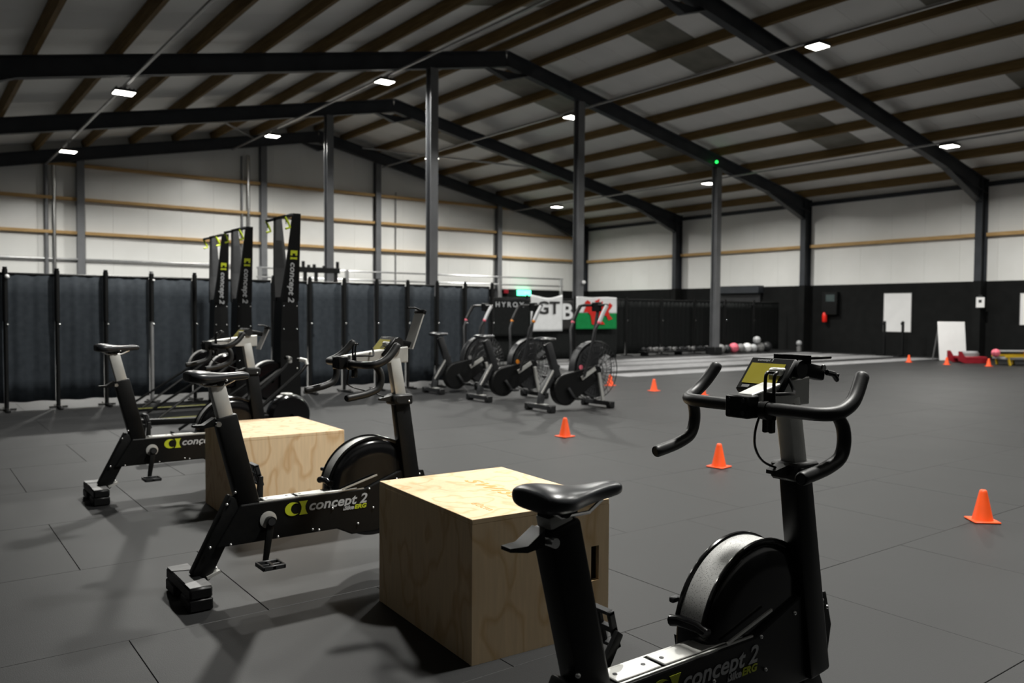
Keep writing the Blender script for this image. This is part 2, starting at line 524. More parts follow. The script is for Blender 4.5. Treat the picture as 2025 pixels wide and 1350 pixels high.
# gable posts as parts of the gable wall
def ibeam(mb, cx, cy, z0, z1, d, w, t=.016, axis='y'):
    """vertical I section: web along axis"""
    if axis == 'x':
        mb.box((cx - d / 2, cy - w / 2, z0), (cx - d / 2 + t, cy + w / 2, z1))
        mb.box((cx + d / 2 - t, cy - w / 2, z0), (cx + d / 2, cy + w / 2, z1))
        mb.box((cx - d / 2 + t, cy - t / 2, z0), (cx + d / 2 - t, cy + t / 2, z1))
    else:
        mb.box((cx - w / 2, cy - d / 2, z0), (cx + w / 2, cy - d / 2 + t, z1))
        mb.box((cx - w / 2, cy + d / 2 - t, z0), (cx + w / 2, cy + d / 2, z1))
        mb.box((cx - t / 2, cy - d / 2 + t, z0), (cx + t / 2, cy + d / 2 - t, z1))
for x in GP:
    mb = MB(); ibeam(mb, x, Y1 - .14, 0, zroof(x) - .55, .24, .2); part('gable_post', mb, 'column', wall_back, smooth=False)

# ceiling: liner panels, rooflights, purlins
ceiling = struct(bpy.data.objects.new('ceiling', None)); COL.objects.link(ceiling)
n = 28; st = (Y1 - Y0) / n
RL_Y = (1.7, 7.2, 12.65, 17.7, 23.2)
for side in (1, -1):
    mb = MB()
    xe = X1 + .05 if side > 0 else X0 - .05
    mb.prism([(XR, ZR), (xe, zroof(xe)), (xe, zroof(xe) + .06), (XR, ZR + .06)], 'y', 0.003, st - .003)
    me = mb.mesh('roof_panel', False)
    for i in range(n):
        link('roof_panel', me, 'roof', ceiling, (0, Y0 + i * st, 0))
    for yc in RL_Y:
        for xa, xb in ((1.1, 3.6), (6.7, 9.1)):
            mb = MB()
            a, b = XR + side * xa, XR + side * xb
            mb.prism([(a, zroof(a) - .012), (b, zroof(b) - .012), (b, zroof(b) - .002), (a, zroof(a) - .002)], 'y', yc - .55, yc + .55)
            part('rooflight', mb, 'rooflight', ceiling, smooth=False)
PUR = [12.63, 13.95, 15.32, 16.67, 18.07, 19.4, 20.82, 22.28, 23.62, 10.65, 9.38, 8.1, 6.92, 5.68, 4.4, 3.13, 1.82, .5]
for x in PUR:
    z = zroof(x)
    d = V((1, 0, -SL if x > XR else SL)).normalized(); nn = V((-d.z, 0, d.x))
    mb = MB()
    c = V((x, 0, z)) - nn * .125
    mb.beam(c + V((0, Y0 + .01, 0)), c + V((0, Y1 - .01, 0)), .085, .22, up=d)
    part('purlin', mb, 'timber', ceiling, smooth=False)
mb = MB(); mb.beam((XR, Y0 + .02, ZR - .1), (XR, Y1 - .02, ZR - .1), .12, .14, up=(1, 0, 0)); part('ridge_beam', mb, 'timber', ceiling, smooth=False)

# portal frames
def rafter(mb, xa, xb, y, depth=.37, w=.18, drop=.245):
    for z_off, h, ww in ((0, .016, w), (-depth + .016, .016, w)):
        a = V((xa, y, zroof(xa) - drop + z_off)); b = V((xb, y, zroof(xb) - drop + z_off))
        mb.beam(a, b, ww, h, up=(0, 1, 0))
    a = V((xa, y, zroof(xa) - drop - depth / 2)); b = V((xb, y, zroof(xb) - drop - depth / 2))
    mb.beam(a, b, .014, depth - .02, up=(0, 1, 0))
def frame(y, label, posts=()):
    f = thing('portal_frame', label, 'steel frame', (XR, y, 0), group='portal frames of the hall')
    for s in (1, -1):
        xe = X1 - .02 if s > 0 else X0 + .02
        mb = MB(); rafter(mb, XR, xe, y)
        o = part('rafter', mb, 'steel', f, smooth=False)
        # tapered haunch below the rafter at the eaves
        xi = xe - s * 2.3
        zt = lambda x: zroof(x) - .245 - .36
        poly = [(xi, zt(xi)), (xe - s * .38, zt(xe - s * .38)), (xe - s * .38, zt(xe - s * .38) - .32)]
        mb = MB(); mb.prism(poly, 'y', y - .008, y + .008)
        mb.beam((xi, y, zt(xi)), (xe - s * .36, y, zt(xe - s * .36) - .32), .18, .014, up=(0, 1, 0))
        part('haunch', mb, 'steel', f, smooth=False)
        mb = MB(); ibeam(mb, xe - s * .19, y, 0, zroof(xe - s * .19) - .24, .36, .18, axis='x')
        cw = part('column', mb, 'steel', f, smooth=False)
        xs_ = sorted((xe - s * .375, xe - s * .01))
        part('lower_cladding', MB().box((xs_[0], y - .10, 0), (xs_[1], y + .10, DADO)), 'dado', cw, smooth=False)
    zb = ZR - .245 - .36
    mb = MB(); mb.prism([(XR - .55, zb - .1), (XR + .55, zb - .1), (XR, zb - .30)], 'y', y - .01, y + .01)
    mb.beam((XR - .6, y, zb - .11), (XR, y, zb - .30), .16, .014); mb.beam((XR + .6, y, zb - .11), (XR, y, zb - .30), .16, .014)
    part('apex_haunch', mb, 'steel', f, smooth=False)
    for x in posts:
        mb = MB(); ibeam(mb, x, y, 0, zroof(x) - .6, .2, .2, axis='y')
        p = part('column', mb, 'column', f, smooth=False)
        q = part('base_wrap', MB().box((x - .16, y - .16, 0), (x + .16, y + .16, .22), .01), 'rubber', p)
    for o in f.children:
        o.matrix_parent_inverse = Matrix.Translation((-XR, -y, 0))
    return f
frame(FR[0], 'dark steel roof frame beside the wall behind the viewpoint')
frame(FR[1], 'dark steel roof frame nearest overhead, outside the picture')
frame(FR[2], 'dark steel roof frame whose rafter crosses the upper right corner')
frame(FR[3], 'dark steel roof frame propped by three grey inner columns', (9.6, 13.96, 19.35))
frame(FR[4], 'dark steel roof frame propped by one grey inner column', (9.62,))
frame(FR[5], 'dark steel roof frame standing against the far gable wall')
# bracing rods in the end bay
for k, (a, b, t) in enumerate((((6.4, 21.6), (9.3, 26.6), 'left of the ridge'), ((13.2, 26.6), (17.9, 21.6), 'right of the ridge'),)):
    tag(part('brace_rod', MB().tube([(a[0], a[1], zroof(a[0]) - .34), (b[0], b[1], zroof(b[0]) - .34)], .03, 8), 'galv'), 'thin steel brace rod under the far roof bay, ' + t, 'brace rod')

# lighting conduits and lamps
ROWS = [(3.40, 5.305, 'leftmost'), (8.68, 6.36, 'left of the ridge'), (14.1, 6.40, 'right of the ridge'), (20.0, 5.285, 'rightmost')]
LY = [2.07, 9.4, 16.5, 23.6]
LPOS = {(0, 2): (16.63, 5.262), (0, 3): (22.9, 5.08), (1, 2): (16.40, 6.293), (1, 3): (23.21, 6.208), (2, 2): (16.36, 6.267), (3, 3): (24.03, 5.185), (2, 1): (9.23, 6.287), (3, 2): (16.74, 5.21), (3, 1): (9.53, 5.213), (2, 3): (23.36, 6.22)}
YN = ['nearest the viewpoint', 'second from the viewpoint', 'third from the viewpoint', 'nearest the gable wall']
def make_lamp(label, x, y, z, drop, watts):
    L = thing('ceiling_lamp', label, 'ceiling lamp', (x, y, z), group='square LED ceiling lamps')
    mb = MB(); mb.box((-.19, -.17, .012), (.19, .17, .06), .008)
    part('housing', mb, 'dgrey', L)
    mb = MB()
    for i in range(5):
        mb.box((-.16 + i * .075, -.15, .06), (-.145 + i * .075, .15, .085))
    part('heat_sink', mb, 'dgrey', L)
    part('lens', MB().box((-.17, -.15, .0), (.17, .15, .014), .004), 'lens', L)
    part('bracket', MB().box((-.02, -.02, .085), (.02, .02, drop)), 'galv', L)
    ld = bpy.data.lights.new('lamp_light', 'AREA')
    ld.shape = 'RECTANGLE'; ld.size = .33; ld.size_y = .29
    ld.energy = watts; ld.color = LAMP_COL; ld.spread = LAMP_SPREAD
    lo = bpy.data.objects.new('lamp_light', ld); COL.objects.link(lo)
    lo.parent = L; lo.location = (0, 0, -.004)
    return L
for ri, (x, z, nm) in enumerate(ROWS):
    tag(part('conduit', MB().box((x - .025, Y0 + .3, z + .0), (x + .025, Y1 - .3, z + .04), .004), 'galv'), 'long thin lighting conduit under the rafters, ' + ('the ' + nm + ' one' if 'most' in nm else nm), 'conduit')
    for yi, (y, yn) in enumerate(zip(LY, YN)):
        y, zl = LPOS.get((ri, yi), (y, z - .10))
        zl = min(zl, z - .10)
        make_lamp('LED lamp on the %s conduit, %s' % (nm, yn), x, y, zl, z - zl, LAMP_W * (.72 if ri == 3 else 1.0))

# small green indicator on the inner column
o = tag(part('indicator_light', MB().sphere((19.15, 15.76, 5.62), .045, 12, 8), 'led'), 'small round green light at the top of the right inner column', 'indicator')

# ------------------------------------------------------------------ drape screens
def drape_mesh(w, z0, z1, seed, folds=5):
    rnd = random.Random(seed)
    ph = [rnd.uniform(0, 6.28) for _ in range(4)]
    nx, nz = 36, 6
    mb = MB(); g = []
    for j in range(nz + 1):
        z = z0 + (z1 - z0) * j / nz
        row = []
        for i in range(nx + 1):
            u = i / nx
            amp = .0035 + .003 * (1 - j / nz)
            d = amp * math.sin(u * folds * 6.28 + ph[0] + .3 * math.sin(z * 2 + ph[1])) + .002 * math.sin(u * folds * 14.5 + ph[2])
            row.append(mb.bm.verts.new((u * w, d, z + (.006 * math.sin(u * 9 + ph[3]) if j == 0 else 0))))
        g.append(row)
    for j in range(nz):
        for i in range(nx):
            mb.bm.faces.new((g[j][i], g[j][i + 1], g[j + 1][i + 1], g[j + 1][i]))
    return mb
def add_solid(o, t=.004):
    m = o.modifiers.new('thickness', 'SOLIDIFY'); m.thickness = t
def drape(label, x, y, w, z0, z1, mtl, seed, group, folds=5):
    t = thing('drape', label, 'drape', (x, y, 0), group=group)
    o = part('cloth', drape_mesh(w, z0, z1, seed, folds), mtl, t); add_solid(o)
    part('top_rod', MB().cyl((0, 0, z1 - .012), (w, 0, z1 - .012), .014, 8), 'black', t)
    return t
def post(label, x, y, h, group, tall_silver=False):
    t = thing('drape_post', label, 'drape post', (x, y, 0), group=group)
    part('pole', MB().cyl((0, 0, .02), (0, 0, h), .024, 12), 'galv' if tall_silver else 'black', t)
    part('sleeve', MB().cyl((0, 0, h * .62), (0, 0, h - .03), .030, 12), 'black', t)
    part('base_bar', MB().box((-.022, -.26, 0.006), (.022, .22, .03), .004), 'black', t)
    part('foot', MB().box((-.10, -.022, 0.006), (.10, .022, .028), .004), 'black', t)
    part('knob', MB().sphere((.02, -.022, h * .6), .014, 10, 6), 'bolt', t)
    return t
PX = [0.46 + .54 * k for k in range(15)]
FY = 11.38
for k, x in enumerate(PX):
    dp_ = post('thin post of the slate drape screen, %s from the left picture edge' % ORD[k], x, FY - .06, 1.70, 'posts of the slate drape screen', k == 4)
    if k in (1, 4):
        part('reflector', MB().sphere((.02, -.035, 1.585), .026 if k == 1 else .016, 12, 8), 'white', dp_, 'white round marker')
    if k < len(PX) - 1:
        drape('slate grey drape panel behind the ski towers, %s from the left picture edge' % ORD[k], x + .02, FY, .50, .09, 1.635, 'drape', k, 'slate drape panels', 2)
for k in range(4):
    x = 8.9 + k * 1.5
    post('thin post of the black banner screen, %s from the left' % ORD[k], x, 15.36, 1.62, 'posts of the banner screen')
    drape('black drape panel under the banners, %s from the left' % ORD[k], x + .02, 15.42, 1.46, .06, 1.55, 'drape2', 40 + k, 'black banner drapes', 9)
for k in range(6):
    x = 15.0 + k * 1.43
    post('thin post of the black screen by the far right wall, %s from the left' % ORD[k], x, 16.62, 1.66, 'posts of the far right screen')
    drape('black drape panel behind the medicine balls, %s from the left' % ORD[k], x + .02, 16.68, 1.39, .05, 1.60, 'drape2', 60 + k, 'far right drapes', 8)

# banners and flag on the screen
def cloth_sheet(x0, x1, y, z0, z1, seed, sag=.0, nx=24, nz=12):
    rnd = random.Random(seed); p = [rnd.uniform(0, 6) for _ in range(3)]
    mb = MB(); g = []
    for j in range(nz + 1):
        v = j / nz; row = []
        for i in range(nx + 1):
            u = i / nx
            z = z0 + (z1 - z0) * v - sag * math.sin(math.pi * u) * v + .006 * math.sin(9 * u + p[0]) * v
            row.append(mb.bm.verts.new((x0 + (x1 - x0) * u, y + .006 * math.sin(u * 11 + p[1] + v * 2), z)))
        g.append(row)
    for j in range(nz):
        for i in range(nx):
            mb.bm.faces.new((g[j][i], g[j][i + 1], g[j + 1][i + 1], g[j + 1][i]))
    return mb
BY = 15.28
b = thing('banner', 'black banner with pale spaced letters hung on the screen', 'banner', (10.75, BY, 1.0))
o = part('cloth', cloth_sheet(-.05, 1.15, 0, -.35, .52, 1), 'drape2', b); add_solid(o, .003)
text_part('lettering', 'HYROX', .16, 'print', b, frame_mtx((.16, -.022, .33), (1, 0, 0), (0, 0, 1)), bold=.004, width=.82, space=1.5, thick=.002)
b = thing('banner', 'white cloth banner with black letters between black banner and flag', 'banner', (11.98, BY - .02, 1.0))
o = part('cloth', cloth_sheet(-.05, .92, 0, -.24, .63, 2, .07), 'cloth_w', b); add_solid(o, .003)
text_part('lettering', 'GT', .42, 'ink', b, frame_mtx((.12, -.026, .18), (1, 0, 0), (0, 0, 1)), bold=.006, width=.70, thick=.003)
b = thing('banner', 'narrow black banner with one large white letter B', 'banner', (12.92, BY + .01, 1.0))
o = part('cloth', cloth_sheet(-.02, .36, 0, -.2, .50, 3), 'ink', b); add_solid(o, .003)
text_part('lettering', 'B', .54, 'cloth_w', b, frame_mtx((.0, -.02, .05), (1, 0, 0), (0, 0, 1)), bold=.012, width=.33, thick=.003)
fl = thing('flag', 'white and green flag with a red dragon hung on the screen', 'flag', (13.35, BY - .02, .80))
o = part('white_half', cloth_sheet(0, 1.37, 0, .40, .80, 4), 'cloth_w', fl); add_solid(o, .003)
o = part('green_half', cloth_sheet(0, 1.37, 0, .0, .40, 4), 'green', fl); add_solid(o, .003)
dr = [(.22, .42), (.30, .56), (.26, .66), (.34, .72), (.44, .68), (.47, .58), (.56, .56), (.60, .70), (.76, .76), (.72, .64), (.86, .70), (.84, .58), (1.00, .56), (1.10, .66), (1.20, .60), (1.14, .52), (1.06, .46), (1.10, .34), (1.20, .26), (1.06, .22), (.98, .34), (.86, .34), (.84, .20), (.94, .12), (.78, .12), (.72, .30), (.60, .32), (.58, .18), (.66, .10), (.50, .12), (.46, .34), (.36, .42)]
mb = MB(); mb.prism(dr, 'y', -.030, -.022)
part('dragon', mb, 'red', fl, smooth=False)

# ------------------------------------------------------------------ plywood boxes
def plyo(label, x, y, th, m, deco):
    t = thing('plyo_box', label, 'plyo box', (x, y, 0), th, group='plywood jump boxes')
    L, Wd, H, k = .60, .75, .50, .018
    part('top_panel', MB().box((0, 0, H - k), (L, Wd, H), .0015), m, t)
    part('bottom_panel', MB().box((k, k, .006), (L - k, Wd - k, k)), m, t)
    part('side_panel', MB().box((0, k, 0), (k, Wd - k, H - k), .001), m, t)
    part('side_panel', MB().box((L - k, k, 0), (L, Wd - k, H - k), .001), m, t)
    # end panels with a hand slot
    for yy in (0, Wd - k):
        mb = MB()
        sx0, sx1, sz0, sz1 = .515, .552, .20, .33
        mb.box((0, yy, 0), (sx0, yy + k, H - k)); mb.box((sx1, yy, 0), (L, yy + k, H - k))
        mb.box((sx0, yy, 0), (sx1, yy + k, sz0)); mb.box((sx0, yy, sz1), (sx1, yy + k, H - k))
        part('end_panel', mb, m, t, smooth=False)
    part('slot_shade', MB().box((.50, k + .001, .18), (.57, k + .012, .35)), 'hole_shade', t)  # dark sheet behind the slot; shade of the hollow painted by colour
    if deco:
        text_part('lettering', 'SWISS', .082, 'burn', t, frame_mtx((.30, .575, H + .0002), (0, -1, 0), (1, 0, 0)), shear=.35, bold=.002, width=.40, thick=.0004, space=1.15)
        text_part('lettering', '60cm', .045, 'burn', t, frame_mtx((.115, .21, H + .0002), (0, -1, 0), (1, 0, 0)), width=.13, thick=.0004)
    return t
plyo('plywood jump box nearest the viewpoint, with printing on its top', 1.536, 2.276, -.0563, 'ply', True)
plyo('plywood jump box farther away, with strong grain on its lit side', 1.496, 4.477, -.0273, 'ply2', False)

# ------------------------------------------------------------------ exercise bikes
BX = 0.955
def bike(label, x, y, seat_ext=.10, saddle_dx=0.0, holder='flat', bar_dx=0.0, rz=0.0, crank=(.012, .168)):
    t = thing('exercise_bike', label, 'exercise bike', (x, y, 0), rz, group='black flywheel exercise bikes')
    def q(X, Z, yy=0.0):
        return (X - BX, yy, Z)
    def qh(X, Z, yy=0.0):
        return (X - BX + bar_dx, yy, Z)
    # feet
    for name, fx in (('rear_foot', 0.0), ('front_foot', 1.12)):
        mb = MB(); mb.box((fx - .045, -.18, .05), (fx + .045, .18, .098), .008)
        ft = part(name, mb, 'black', t)
        for sy in (-1, 1):
            part('rubber_pad', MB().box((fx - .047, sy * .115 - .066, .002), (fx + .047, sy * .115 + .066, .052), .006), 'black', ft)
            mb = MB(); mb.prism([(fx - .042, sy * .10), (fx + .042, sy * .07), (fx + .042, sy * .172), (fx - .042, sy * .172)], 'z', .098, .1005)
            part('end_plate', mb, 'grey', ft, smooth=False)
    mb = MB(); mb.beam(q(1.02, .085), q(1.075, .105), .075, .012); br = part('foot_bracket', mb, 'silver', t)
    for sy in (-.02, .02):
        part('bolt', MB().sphere((.105, sy, .117), .008, 10, 6), 'bolt', br)
    # leg and seat tube
    part('rear_leg', MB().beam(q(.995, .085), q(1.155, .40), .055, .082, bevel=.008), 'black', t)
    a, b2 = V(q(1.205, .355)), V(q(1.105, .755))
    st = part('seat_tube', MB().beam(a, b2, .066, .092, bevel=.010), 'black', t)
    d = (b2 - a).normalized()
    tip = b2 + d * (.025 + seat_ext)
    part('seat_post', MB().beam(b2 - d * .06, tip, .048, .064, bevel=.006), 'silver', t, 'pale metal seat post')
    part('clamp_bolt', MB().cyl(b2 + V((-.035, -.045, -.03)), b2 + V((-.035, .045, -.03)), .011, 10), 'bolt', st)
    mb = MB(); lv = b2 + V((-.045, 0, -.02))
    mb.loft([[lv + V((0, -.022, .016)), lv + V((0, .022, .016)), lv + V((0, .022, -.02)), lv + V((0, -.022, -.02))],
             [lv + V((-.045, -.022, -.012)), lv + V((-.045, .022, -.012)), lv + V((-.045, .022, -.026)), lv + V((-.045, -.022, -.026))],
             [lv + V((-.085, -.016, -.012)), lv + V((-.085, .016, -.012)), lv + V((-.085, .016, -.02)), lv + V((-.085, -.016, -.02))]])
    part('clamp_lever', mb, 'black', st)
    # saddle
    sc = tip + V((.035 + saddle_dx, 0, .036))
    prof = [(-.122, .040, .036, .000), (-.118, .066, .050, .004), (-.095, .082, .062, .006), (-.055, .080, .060, .003), (-.015, .056, .052, -.003), (.03, .036, .044, -.006), (.08, .026, .038, -.005), (.125, .022, .034, -.004), (.142, .012, .020, -.008)]
    rings = []
    for sx, hw, th, zo in prof:
        ring = []
        for k in range(18):
            an = 2 * math.pi * k / 18
            c, s_ = math.cos(an), math.sin(an)
            yy = hw * math.copysign(abs(c) ** .75, c)
            zz = (.40 if s_ > 0 else .60) * th * math.copysign(abs(s_) ** .8, s_)
            dip = -.006 * (1 - (yy / hw) ** 2) if s_ > 0 and sx < .05 else 0
            droop = -.10 * (yy * yy) / .08 * 1.2
            ring.append((sx, yy, zo + zz + dip + droop))
        rings.append(ring)
    sd = MB().loft(rings)
    bmesh.ops.translate(sd.bm, vec=sc, verts=sd.bm.verts)
    so = part('saddle', sd, 'saddle', t)
    ms = so.modifiers.new('smooth', 'SUBSURF'); ms.levels = 1; ms.render_levels = 2
    for sy in (-1, 1):
        part('saddle_rail', MB().tube([sc + V((-.085, sy * .028, -.026)), sc + V((-.05, sy * .022, -.046)), sc + V((.03, sy * .02, -.046)), sc + V((.075, sy * .014, -.024))], .0045, 8), 'chrome', so)
    mb = MB(); mb.cyl(tip + V((.012, -.032, .004)), tip + V((.012, .032, .004)), .015, 14)
    mb.box(tip + V((-.03, -.02, -.012)), tip + V((.055, .02, .014)), .004)
    part('saddle_clamp', mb, 'black', so)
    for bx_ in (-.012, .035):
        part('bolt', MB().sphere(tip + V((bx_, -.032, .012)), .006, 8, 6), 'bolt', so)
    # main beam with side plates
    poly = [(1.055, .205), (1.60, .205), (1.675, .168), (1.80, .166), (1.87, .20), (2.06, .20), (2.085, .33), (2.055, .43), (1.93, .44), (1.74, .374), (1.16, .374)]
    mb = MB(); mb.prism([(X - BX, Z) for X, Z in poly], 'y', -.042, .042)
    bm_ = part('main_beam', mb, 'black', t, smooth=False)
    bv = bm_.modifiers.new('edge', 'BEVEL'); bv.width = .006; bv.segments = 2
    part('front_leg', MB().beam(q(2.0, .22), q(2.075, .08), .055, .07, bevel=.006), 'black', t)
    for xa, xb in ((1.265, 1.405), (1.417, 1.705)):
        tp = part('top_plate', MB().box((xa - BX, -.030, .3752), (xb - BX, .030, .3805), .002), 'silver', bm_, 'pale metal plate on top of the beam')
        for bx_ in (xa + .02, xb - .03):
            part('screw', MB().cyl((bx_ - BX, 0, .3805), (bx_ - BX, 0, .3815), .006, 10), 'dgrey', tp)
    for sy in (-.036, .036):
        mb = MB(); mb.beam(q(1.24, .375, sy), q(1.735, .375, sy), .005, .005); part('edge_strip', mb, 'silver', bm_, smooth=False)
    for sy, xa, xb in ((-.0455, 1.62, 1.80), (.03, 1.62, 1.74)):
        mb = MB(); mb.beam(q(xa, .384, sy), q(xb, .432, sy), .005, .007); part('cover_strip', mb, 'silver', bm_, smooth=False)
    for X, Z in ((1.32, .214), (1.51, .215), (1.576, .303), (1.702, .215), (1.781, .279), (1.03, .214), (1.115, .212), (1.10, .385), (1.48, .222), (1.135, .432), (2.03, .41), (2.055, .385), (1.905, .40), (2.045, .235), (1.76, .37)):
        part('bolt', MB().sphere(q(X, Z, -.043), .0062, 10, 6), 'bolt', bm_)
    # print on the right-hand plate
    yy = -.0435
    P0 = (1.353 - BX, yy)
    mb = MB()
    arc = [(.035 + .036 * math.cos(a), .326 + .030 * math.sin(a)) for a in [math.radians(60 + 240 * i / 14) for i in range(15)]]
    inn = [(.050 + .024 * math.cos(a), .326 + .024 * math.sin(a)) for a in [math.radians(300 - 240 * i / 14) for i in range(15)]]
    mb.prism([(P0[0] + a, b) for a, b in arc + inn], 'y', yy - .0008, yy)
    mb.prism([(P0[0] + a, b) for a, b in [(.064, .296), (.104, .296), (.098, .305), (.093, .32), (.093, .333), (.098, .347), (.104, .356), (.064, .356), (.070, .347), (.075, .333), (.075, .32), (.070, .305)]], 'y', yy - .0008, yy)
    part('emblem', mb, 'lime', bm_, smooth=False)
    text_part('lettering', 'concept 2', .062, 'print', bm_, frame_mtx((P0[0] + .112, yy, .310), (1, 0, .0), (0, 0, 1)), shear=.25, bold=.0012, width=.285)
    text_part('lettering', 'Bike', .026, 'print', bm_, frame_mtx((P0[0] + .275, yy, .287), (1, 0, .0), (0, 0, 1)), shear=.2, bold=.0008, width=.055)
    text_part('lettering', 'ERG', .026, 'lime', bm_, frame_mtx((P0[0] + .332, yy, .287), (1, 0, .0), (0, 0, 1)), shear=.2, bold=.001, width=.062)
    # cranks and pedals
    cx, cz = 1.277 - BX, .295
    mb = MB(); mb.lathe([(0, -.047), (.030, -.047), (.037, -.0455), (.037, -.043), (0, -.043)], (cx, 0, cz), 'y', 28)
    part('crank_disc', mb, 'silver', t)
    part('axle', MB().cyl((cx, -.09, cz), (cx, .09, cz), .016, 16), 'dgrey', t)
    for sy, dx, dz in ((-1, -crank[0] - .015, -crank[1]), (1, crank[0], crank[1])):
        mb = MB(); mb.beam((cx, sy * .075, cz), (cx + dx, sy * .082, cz + dz), .016, .034, w2=.014, h2=.024, bevel=.004)
        mb.cyl((cx, sy * .066, cz), (cx, sy * .088, cz), .021, 16)
        cr = part('crank_arm', mb, 'black', t)
        px, pz = cx + dx, cz + dz
        mb = MB()
        y0_, y1_ = sorted((sy * .095, sy * .19))
        mb.box((px - .050, y0_, pz - .010), (px + .050, y0_ + .012, pz + .010), .003)
        mb.box((px - .042, y1_ - .012, pz - .010), (px + .042, y1_, pz + .010), .003)
        for ex in (-.050, .040):
            mb.box((px + ex, y0_, pz - .009), (px + ex + .010, y1_, pz + .009), .002)
        mb.box((px - .008, y0_, pz - .008), (px + .008, y1_, pz + .008), .002)
        mb.box((px - .048, (y0_ + y1_) / 2 - .005, pz - .006), (px + .048, (y0_ + y1_) / 2 + .005, pz + .006), .002)
        pd = part('pedal', mb, 'dgrey', cr)
        if sy > 0:
            # the far pedal hangs on edge
            pd.matrix_local = Matrix.Translation((px, sy * .14, pz)) @ Matrix.Rotation(math.radians(75), 4, 'Y') @ Matrix.Translation((-px, -sy * .14, -pz))
    # flywheel
    fx, fz, fy = 1.806 - BX, .366, .036
    mb = MB()
    prof = [(0.02, -.064), (.16, -.066), (.205, -.061), (.222, -.050), (.228, -.038), (.229, .038), (.222, .050), (.205, .061), (.16, .066), (.02, .064)]
    mb.lathe(prof, (fx, fy, fz), 'y', 56)
    fwo = part('flywheel_housing', mb, 'gloss', t)
    mb = MB(); mb.lathe([(.222, -.036), (.2335, -.036), (.2335, .036), (.222, .036)], (fx, fy, fz), 'y', 48, math.radians(55), math.radians(166), True)
    part('vent_band', mb, 'perf', fwo, 'pale perforated vent band')
    for sy in (-.042, .042):
        mb = MB(); mb.tube([(fx + .236 * math.cos(a), fy + sy, fz + .236 * math.sin(a)) for a in [math.radians(45 + 125 * i / 20) for i in range(21)]], .006, 8)
        part('rim_bead', mb, 'gloss', fwo)
    for an in (168, 52):
        a = math.radians(an); c = V((fx + .237 * math.cos(a), fy, fz + .237 * math.sin(a)))
        mb = MB(); mb.tube([c + V((0, -.058, -.004)), c + V((.0, -.03, .004)), c + V((0, .03, .004)), c + V((0, .058, -.004))], .015, 10)
        part('band_clip', mb, 'gloss', fwo)
    part('damper_lever', MB().box((fx - .222, fy + .062, fz + .085), (fx - .196, fy + .078, fz + .10), .003), 'dgrey', fwo)
    mb = MB(); mb.prism([(fx - .215, .37), (fx - .20, .30), (fx - .05, .30), (fx - .05, .37)], 'y', -.035, .10)
    part('wheel_guard', mb, 'black', t, smooth=False)
    # mast
    m0, m1 = V(q(2.010, .21, -.03)), V(q(1.934, .80, -.014))
    ma = part('mast', MB().beam(m0, m1, .060, .090, w2=.054, h2=.080, bevel=.009), 'black', t)
    md = (m1 - m0).normalized()
    m2 = V(q(1.902, 1.0, -.006))
    part('mast_post', MB().beam(m1 - md * .05, m2, .046, .056, bevel=.005), 'silver', t, 'pale metal handlebar post')
    mb = MB(); c = m1
    mb.box(c + V((-.052, -.042, -.045)), c + V((.055, .042, .004)), .007)
    mb.cyl(c + V((-.03, -.05, -.02)), c + V((-.03, .05, -.02)), .012, 10)
    cl = part('mast_collar', mb, 'rubber', ma)
    mb = MB(); mb.loft([[c + V((-.05, -.02, .0)), c + V((-.05, .02, .0)), c + V((-.05, .02, -.03)), c + V((-.05, -.02, -.03))], [c + V((-.105, -.014, -.012)), c + V((-.105, .014, -.012)), c + V((-.105, .014, -.022)), c + V((-.105, -.014, -.022))]])
    part('collar_lever', mb, 'rubber', ma)
    part('bolt', MB().sphere(c + V((.03, -.043, -.03)), .006, 8, 6), 'bolt', ma)
    # stem
    rings = []
    for X, zb, zt, hw in ((1.735, .952, .994, .024), (1.80, .955, 1.008, .028), (1.87, .955, 1.022, .030), (1.975, .955, 1.032, .030)):
        X += bar_dx if X < 1.78 else (bar_dx * .6 if X < 1.85 else 0)
        rings.append([q(X, zb, -hw), q(X, zb, hw), q(X, zt, hw), q(X, zt, -hw)])
    stm = part('stem', MB().loft(rings), 'silver', t, 'pale metal handlebar stem', smooth=False)
    bv = stm.modifiers.new('edge', 'BEVEL'); bv.width = .004; bv.segments = 2
    mb = MB(); mb.box(qh(1.700, .934, -.036), qh(1.748, .992, .036), .004)
    cb = part('bar_clamp', mb, 'black', t)
    for sy in (-.022, .022):
        for zz in (.948, .980):
            part('bolt', MB().cyl(qh(1.698, zz, sy), qh(1.703, zz, sy), .006, 10), 'dgrey', cb)
    # handlebar: cross bar, forward horns and drops
    ctr = [qh(1.752, .960, -.16)] + [qh(1.750, .960, yy_) for yy_ in (-.10, -.04, .04, .10)] + [qh(1.752, .960, .16)]
    rim = []
    for s in (1, -1):
        horn = [qh(1.752, .960, s * .16), qh(1.757, .960, s * .195), qh(1.775, .962, s * .222), qh(1.800, .968, s * .233), qh(1.835, .985, s * .236), qh(1.865, 1.010, s * .232), qh(1.895, 1.045, s * .226), qh(1.902, 1.054, s * .225)]
        rim.append(horn)
    pts = rim[1][::-1][:-1] + ctr + rim[0][1:]
    rad = []
    for p in pts:
        rad.append(.0175 if abs(p[1]) > .20 else (.0170 if abs(p[1]) > .09 else .0155))
    rad[0] = rad[-1] = .011
    hb = part('handlebar', MB().stube(pts, rad, 14), 'rubber', t)
    for s in (1, -1):
        dp = [qh(1.785, .962, s * .226), qh(1.808, .930, s * .230), qh(1.812, .890, s * .232), qh(1.795, .856, s * .232), qh(1.750, .838, s * .230), qh(1.705, .829, s * .228), qh(1.655, .822, s * .226), qh(1.648, .821, s * .226)]
        part('drop_grip', MB().stube(dp, [.014] + [.0165] * 6 + [.012], 14), 'rubber', hb)
